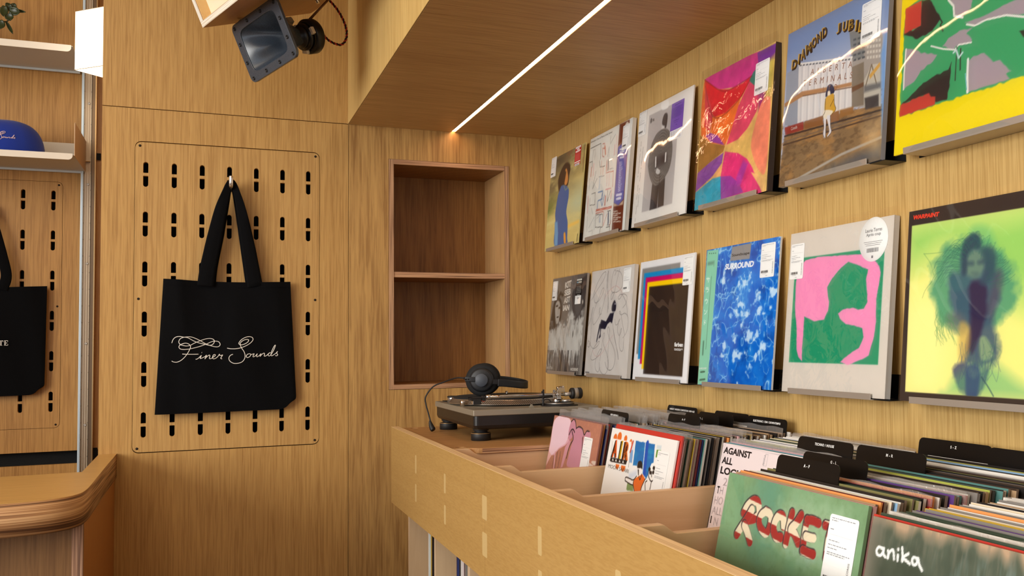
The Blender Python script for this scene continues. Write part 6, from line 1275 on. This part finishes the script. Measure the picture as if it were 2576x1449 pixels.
r = vinyl('r6', ROWT[5], ZT, 'yellow-bordered record with green, mauve, red and black torn shapes', .004, (F_, .006, (.001, .001), SZR, .0012, 6, .0003))
r = vinyl('w1', ROWB[0], ZB, 'black and white record lettered KIT SEBASTIAN with two faces and white feathers', .008, (F_, .001, (.002, .004), SZR, .0012, 7)); sticker(r, .02, .765, .15, .205, SZR, .0004, seed=9); sticker(r, .72, .70, .165, .255, SZR, .0004, 'black', (26, 24, 24), 'hype_sticker', 0, 10)
r = vinyl('w2', ROWB[1], ZB, 'pale grey record with a dark reclining figure among looping pen lines', .012, (F_, .001, (.002, .003), SZR, .0012, 8)); sticker(r, .775, .76, .16, .215, SZR, .0004, seed=11)
r = vinyl('w3', ROWB[2], ZB, 'white record with cyan, magenta, yellow and dark frames, lettered farben', .004, (F_, .0008, (.001, .001), SZR, .0012, 9, .0002)); sticker(r, .815, .755, .165, .225, SZR, .0004, seed=12)
r = vinyl('w4', ROWB[3], ZB, 'blue rippling water record lettered SURROUND with a mint side strip', .005, (F_, .0008, (.001, .001), SZR, .0012, 10, .0002)); sticker(r, .775, .74, .175, .230, SZR, .0004, seed=13)
r = vinyl('w5', ROWB[4], ZB, 'pale record with a pink cut-out shape on a green square, round white sticker', .012, (FW, .0012, (.007, .016), SZR, .0016, 11, .0005)); sticker(r, .015, .705, .145, .225, SZR, .0004, seed=14)
cm = MB(); cm.lathe([(.0001, .0008), (.0395, .0008), (.0398, .0004)], 56, Matrix.Translation((.262, .278, 0)), caps=False)
ro = cm.build('round_sticker', M_paper, r)
tx_ = MB()
for t_, w_, y_, h_ in (('Laurie Torres', .046, .2915, .0062), ('Après coup', .040, .2825, .0072)):
    tv, tf, _ = text_mesh(t_, .01); tx_.add([(.262 - w_ / 2 + x * w_, y_ + y * h_, .0010) for x, y in tv], tf)
rs = random.Random(5)
for k in range(3): tx_.add([(.262 - .026 + k * .003, .2735 - k * .0032, .001), (.262 + .026 - k * .003, .2735 - k * .0032, .001), (.262 + .026 - k * .003, .2742 - k * .0032, .001), (.262 - .026 + k * .003, .2742 - k * .0032, .001)], [(0, 1, 2, 3)])
x = .246
while x < .278: w_ = rs.choice((.0006, .001, .0016)); tx_.add([(x, .255, .001), (x + w_, .255, .001), (x + w_, .2625, .001), (x, .2625, .001)], [(0, 1, 2, 3)]); x += w_ + .0009
tx_.add([(.2595, .2445, .001), (.2640, .2445, .001), (.2640, .2490, .001), (.2595, .2490, .001)], [(0, 1, 2, 3)])
so2 = tx_.build('sticker_text', M_greyink, ro)
r = vinyl('w6', ROWB[5], ZB, 'black-bordered yellow-green record lettered WARPAINT with a blurred dark figure', .010, (F_, .0010, (.002, .003), SZR, .0012, 12, .0003))

# ledges: bent steel strip on a black back plate
def ledge(y, z, label, grp):
    e, put = root('record_ledge', (0, y - .16, z), label, 'ledge', grp)
    y0, y1 = y - .029, y - .2835
    put(MB().box(-.0492, -.0480, y1, y0, z - .0030, z + .0078).build('front_lip', M_steel, bevel=.0003))
    put(MB().box(-.0480, -.0012, y1 - .004, y0, z - .0030, z - .0018).build('floor_strip', M_steel))
    put(MB().box(-.0012, -.0002, y - .328, y - .012, z - .003, z + .040).build('back_plate', M_blkmet))
    put(MB().box(-.0450, -.0012, y - .328, y1 - .004, z - .0030, z - .0020).build('side_tab', M_blkmet))
    put(MB().lathe([(.0001, 0), (.005, 0), (.004, .0015), (.0001, .0016)], 14, Matrix.Translation((-.0012, y - .320, z + .020)) @ Matrix.Rotation(-math.pi / 2, 4, 'Y')).build('screw', M_steel))
DS = {'r': ('blue-shirted person', 'line-drawing', 'grey caped figure', 'painted magenta and orange', 'DIAMOND JUBILEE', 'yellow-bordered'), 'w': ('KIT SEBASTIAN', 'looping pen line', 'farben', 'SURROUND blue water', 'pink and green cut-out', 'WARPAINT')}
for k, y in enumerate(ROWT): ledge(y, ZT, 'slim steel ledge under the %s record' % DS['r'][k], 'record ledges on the right wall')
for k, y in enumerate(ROWB): ledge(y, ZB, 'slim steel ledge under the %s record' % DS['w'][k], 'record ledges on the right wall')

# ================================================================ records in the bins
def bin_front(key, x, y, z, ang, label, th=.004, sl=None):
    s, c = math.sin(math.radians(ang)), math.cos(math.radians(ang))
    m_ = Matrix(((0, s, -c, x - SZR * s), (-1, 0, 0, y), (0, c, s, z - SZR * c), (0, 0, 0, 1)))
    e = empty('record', mat=m_, label=label, cat='record', group='front records in the bins'); art, edge = ARTS[key]
    card(e, edge, SZR, th); art.build('cover_print', SZR, .0001, e, M_print)
    if sl: sleeve(e, *sl)
    return e
FR = [(-.283, -.888, 1.1545, 11), (-.279, -1.253, 1.1515, 12), (-.209, -1.617, 1.149, 14), (-.404, -1.979, 1.150, 13), (-.4355, -2.342, 1.149, 13)]
r = bin_front('b1', *FR[0], 'record with overlapping pink rounded shapes at the front of the farthest bin'); sticker(r, .715, .605, .165, .285, SZR, .0004, seed=20)
r = bin_front('b2', *FR[1], 'white record lettered AIR MOON SAFARI in the second bin'); sticker(r, .765, .60, .165, .32, SZR, .0004, seed=21)
r = bin_front('b3', *FR[2], 'pale pink record lettered AGAINST ALL LOGIC in the middle bin')
r = bin_front('b4', *FR[3], 'green record lettered ROCKET in red and cream striped letters', .005, (F_, .001, (.001, .002), SZR, .0012, 22, .0003)); sticker(r, .79, .655, .175, .285, SZR, .0004, rnd=.012, seed=22)
r = bin_front('b5', *FR[4], 'dark green-grey record lettered anika in the nearest bin', .005, (F_, .001, (.001, .002), SZR, .0012, 23, .0006))

COLS = {'black': (28, 26, 27), 'dark brown': (64, 50, 42), 'grey': (128, 124, 120), 'white': (228, 226, 220), 'cream': (222, 208, 180), 'navy': (36, 48, 100), 'purple': (92, 58, 128), 'red': (190, 52, 42), 'orange': (222, 148, 84), 'mustard': (206, 172, 60), 'olive': (128, 124, 78), 'teal': (84, 134, 130), 'pink': (214, 166, 168), 'sky blue': (132, 172, 206), 'dark green': (52, 70, 56), 'lime': (170, 182, 84), 'tan': (176, 146, 112), 'maroon': (96, 34, 38)}
CM = {k: plain('sleeve_' + k.replace(' ', '_'), rgb(*v), .42, coat=.3) for k, v in COLS.items()}
M_inner = plain('sleeve_white_edge', rgb(206, 200, 190), .6); M_kraft = plain('sleeve_brown_edge', rgb(128, 112, 98), .7)
meshes = {}
def rec_mesh(col, edge, th):
    k = (col, edge, round(th, 4))
    if k not in meshes:
        b = MB(); b.box(0, SZR, 0, SZR, -th, 0)
        b.m = [0, 0, 1, 0, 1, 1] if False else b.m
        me = bpy.data.meshes.new('record'); me.from_pydata(b.v, [], b.f); me.materials.append(CM[col]); me.materials.append({'same': CM[col], 'white': M_inner, 'brown': M_kraft}[edge])
        for p in me.polygons:
            if abs(p.normal.x) > .9: p.material_index = 1
        me.update(); meshes[k] = me
    return meshes[k]
def film_mesh(hh):
    b = MB(); rs = np.random.RandomState(3)
    b.grid(lambda u, v: Vector((-.003 + u * (SZR + .006), .306 + v * hh + .0012 * math.sin(23 * u) * v, .0006 + .0010 * v * math.sin(17 * u + 2))), 24, 4)
    me = bpy.data.meshes.new('plastic_sleeve'); me.from_pydata(b.v, [], b.f); me.materials.append(M_filmb)
    for p in me.polygons: p.use_smooth = True
    return me
FMESH = [film_mesh(.026), film_mesh(.019), film_mesh(.014), film_mesh(.014), film_mesh(.013)]
# palettes of each bin from the front record back to the wall; (colour, edge) and how many in poly sleeves
BIN = [('farthest bin, behind the pink record', ['orange', 'navy', 'red', 'black', 'navy', 'dark brown', 'purple', 'pink', 'teal', 'white', 'grey', 'black', 'cream', 'tan', 'dark green'], .42, 'brown'),
       ('second bin, behind the white AIR record', ['red', 'pink', 'white', 'dark green', 'olive', 'mustard', 'pink', 'maroon', 'navy', 'teal', 'black', 'grey', 'black', 'black', 'grey', 'white', 'black', 'mustard', 'orange', 'black', 'tan', 'dark brown', 'pink'], .26, 'brown'),
       ('middle bin, behind AGAINST ALL LOGIC', ['teal', 'sky blue', 'pink', 'grey', 'grey', 'black', 'lime', 'navy', 'white', 'white', 'navy', 'white', 'white', 'black', 'olive', 'dark green', 'cream'], .10, 'brown'),
       ('fourth bin, behind the green ROCKET record', ['pink', 'tan', 'orange', 'maroon', 'cream', 'sky blue', 'white', 'black', 'olive', 'olive', 'dark green', 'black', 'red', 'orange', 'white', 'black', 'purple', 'sky blue', 'teal', 'pink', 'white', 'grey', 'dark brown', 'black', 'tan', 'lime'], .06, 'brown'),
       ('nearest bin, behind the anika record', ['red', 'dark green', 'tan', 'white', 'olive', 'dark green', 'dark green', 'grey', 'purple', 'grey', 'mustard', 'mustard', 'cream', 'grey', 'white', 'orange', 'grey', 'grey', 'white', 'white', 'cream', 'navy', 'black', 'white', 'tan'], .10, 'brown')]
first = [('red', 'white'), ]
TAB = {}
rs = random.Random(11)
nrec = 0; CARDS = []
cnt = {}; FN = ('pink-forms', 'AIR', 'AGAINST ALL LOGIC', 'ROCKET', 'anika')
ORD = 'first second third fourth fifth sixth seventh eighth ninth tenth eleventh twelfth thirteenth fourteenth fifteenth sixteenth seventeenth eighteenth nineteenth twentieth twenty-first twenty-second twenty-third twenty-fourth twenty-fifth twenty-sixth'.split()
TABS = [  # bin, x at the top, y of the left end, width, label text
 (0, -.2215, -1.0447, .1575, 'NEW ARRIVALS'), (0, -.0235, -1.0067, .158, 'AMBIENT / MODERN COMPOSITION / NEW AGE'),
 (1, -.1405, -1.2445, .150, 'A - F'), (1, -.1020, -1.2445, .155, 'G - L'), (1, -.0650, -1.2445, .155, 'M - R'), (1, -.0220, -1.2445, .150, 'S - Z'), (1, -.0330, -1.4050, .150, 'ELECTRONIC / IDM / DOWNTEMPO'),
 (2, -.1650, -1.7900, .152, 'TECHNO / HOUSE'), (3, -.1740, -1.9680, .155, 'M - R'), (3, -.2882, -1.9900, .150, 'G - L'), (3, -.3380, -2.0000, .148, 'A - F'), (3, -.0300, -1.9400, .158, 'S - Z'), (3, -.0440, -2.1020, .158, 'INDIE')]
XBOT = -.535
for bi, (where, pal, psl, edge) in enumerate(BIN):
    fx, fy, fz, fa = FR[bi]; th_f = .006
    slots = sorted([t_ for t_ in TABS if t_[0] == bi], key=lambda q: q[1])
    x = fx + .0075; k = 0
    while x < -.022:
        t_ = (x - fx) / (-.03 - fx); ang = fa * (1 - t_) + 9 * t_
        if slots and x >= slots[0][1] - .004:
            CARDS.append(slots.pop(0) + (x + .0008, ang)); x += .0040; continue
        if x > -.026: break
        col = pal[k] if k < len(pal) else rs.choice(pal[-9:] + ['black', 'dark brown', 'grey', 'white'])
        th = rs.choice((.0026, .0032, .0036, .0045)); ang_ = math.radians(ang); s, c = math.sin(ang_), math.cos(ang_)
        y = fy + .004 + rs.uniform(-.006, .006); z = .8412 + SZR * c + rs.uniform(0, .003)
        if bi == 1 and k == 0: y, z = fy - .006, 1.160
        o = bpy.data.objects.new('record', rec_mesh(col, rs.choice((edge, edge, 'same', 'white')) if col not in ('red', 'orange') else 'same', th)); COL.objects.link(o)
        o.matrix_world = Matrix(((0, s, -c, x - SZR * s), (-1, 0, 0, y), (0, c, s, z - SZR * c), (0, 0, 0, 1)))
        cnt[(bi, col)] = cnt.get((bi, col), 0) + 1
        tag(o, '%s record, %s %s one behind the %s record' % (col, ORD[cnt[(bi, col)] - 1], col, FN[bi]), 'record', 'records packed in the ' + where.split(',')[0])
        if rs.random() < psl and not (bi == 1 and k == 0) or (bi == 1 and k == 1):
            f = bpy.data.objects.new('plastic_sleeve', FMESH[bi]); COL.objects.link(f); f.parent = o
        nrec += 1; k += 1; x += th + rs.uniform(.0016, .0028) + (.001 if bi in (3, 4) else 0)
print('packed records', nrec)
# black genre cards between the records
M_card = plain('black_divider_card', rgb(9, 9, 10), .38, coat=.12, spec=.3)
seen = {}
PLACE = {0: 'the farthest bin', 1: 'the second bin', 2: 'the middle bin', 3: 'the fourth bin'}
for bi, x_, y, w, t_, x, ang in CARDS:
    ang = math.radians(ang); s, c = math.sin(ang), math.cos(ang); H = .3415
    m_ = Matrix(((0, s, -c, x - SZR * s), (-1, 0, 0, y), (0, c, s, .8412), (0, 0, 0, 1)))
    e = empty('divider_card', mat=m_, label='black divider card lettered %s in %s' % (t_, PLACE[bi]), cat='divider card', group='black divider cards in the record bins')
    side = 0 if (y > -1.0 - .3645 * bi + .0) else 0
    pf = [(0, 0)] + [(w, 0)] + [(w - .009 + .009 * math.cos(math.radians(a_)), H - .009 + .009 * math.sin(math.radians(a_))) for a_ in (0, 30, 60, 90)] + [(.009 + .009 * math.cos(math.radians(a_)), H - .009 + .009 * math.sin(math.radians(a_))) for a_ in (90, 120, 150, 180)]
    MB().prism(pf, -.0012, 0, 2).build('card', M_card, e)
    tv, tf, asp = text_mesh(t_, .03, 0, 1.15); h_ = .0044; w_ = min(w * .84, h_ * asp); b = MB()
    b.add([(w / 2 - w_ / 2 + xx * w_, H - .0118 + yy * h_, .0003) for xx, yy in tv], tf); b.build('card_text', M_paper, e)

# records stored upright under the bins
for j, (ya, pal) in enumerate(((-.576, ['white', 'teal', 'grey', 'mustard', 'purple', 'black', 'black', 'red', 'dark green', 'olive']), (-.935, ['black', 'navy', 'white', 'black', 'dark brown', 'teal', 'white', 'pink', 'black', 'maroon', 'white', 'teal', 'grey', 'cream', 'navy', 'teal', 'olive']), (-1.294, ['white', 'black', 'grey', 'red', 'navy', 'cream', 'black', 'teal']))):
    y = ya + .002
    for k, col in enumerate(reversed(pal)):
        th = rs.choice((.006, .008, .012)) * (1.3 if j == 0 else .95)
        o = bpy.data.objects.new('record', rec_mesh(col, 'same', th)); COL.objects.link(o)
        xs = -.512 + rs.uniform(-.004, .006)
        o.matrix_world = Matrix(((1, 0, 0, xs), (0, 0, 1, y + th), (0, 1, 0, .5025), (0, 0, 0, 1)))
        pos = ('in the far under-bin slot', 'in the middle under-bin slot', 'in the near under-bin slot')[j]
        cnt[(pos, col)] = cnt.get((pos, col), 0) + 1
        tag(o, '%s record spine, %s %s from the right %s' % (col, ORD[cnt[(pos, col)] - 1], col, pos), 'record', 'records stored ' + pos); y += th + .0008
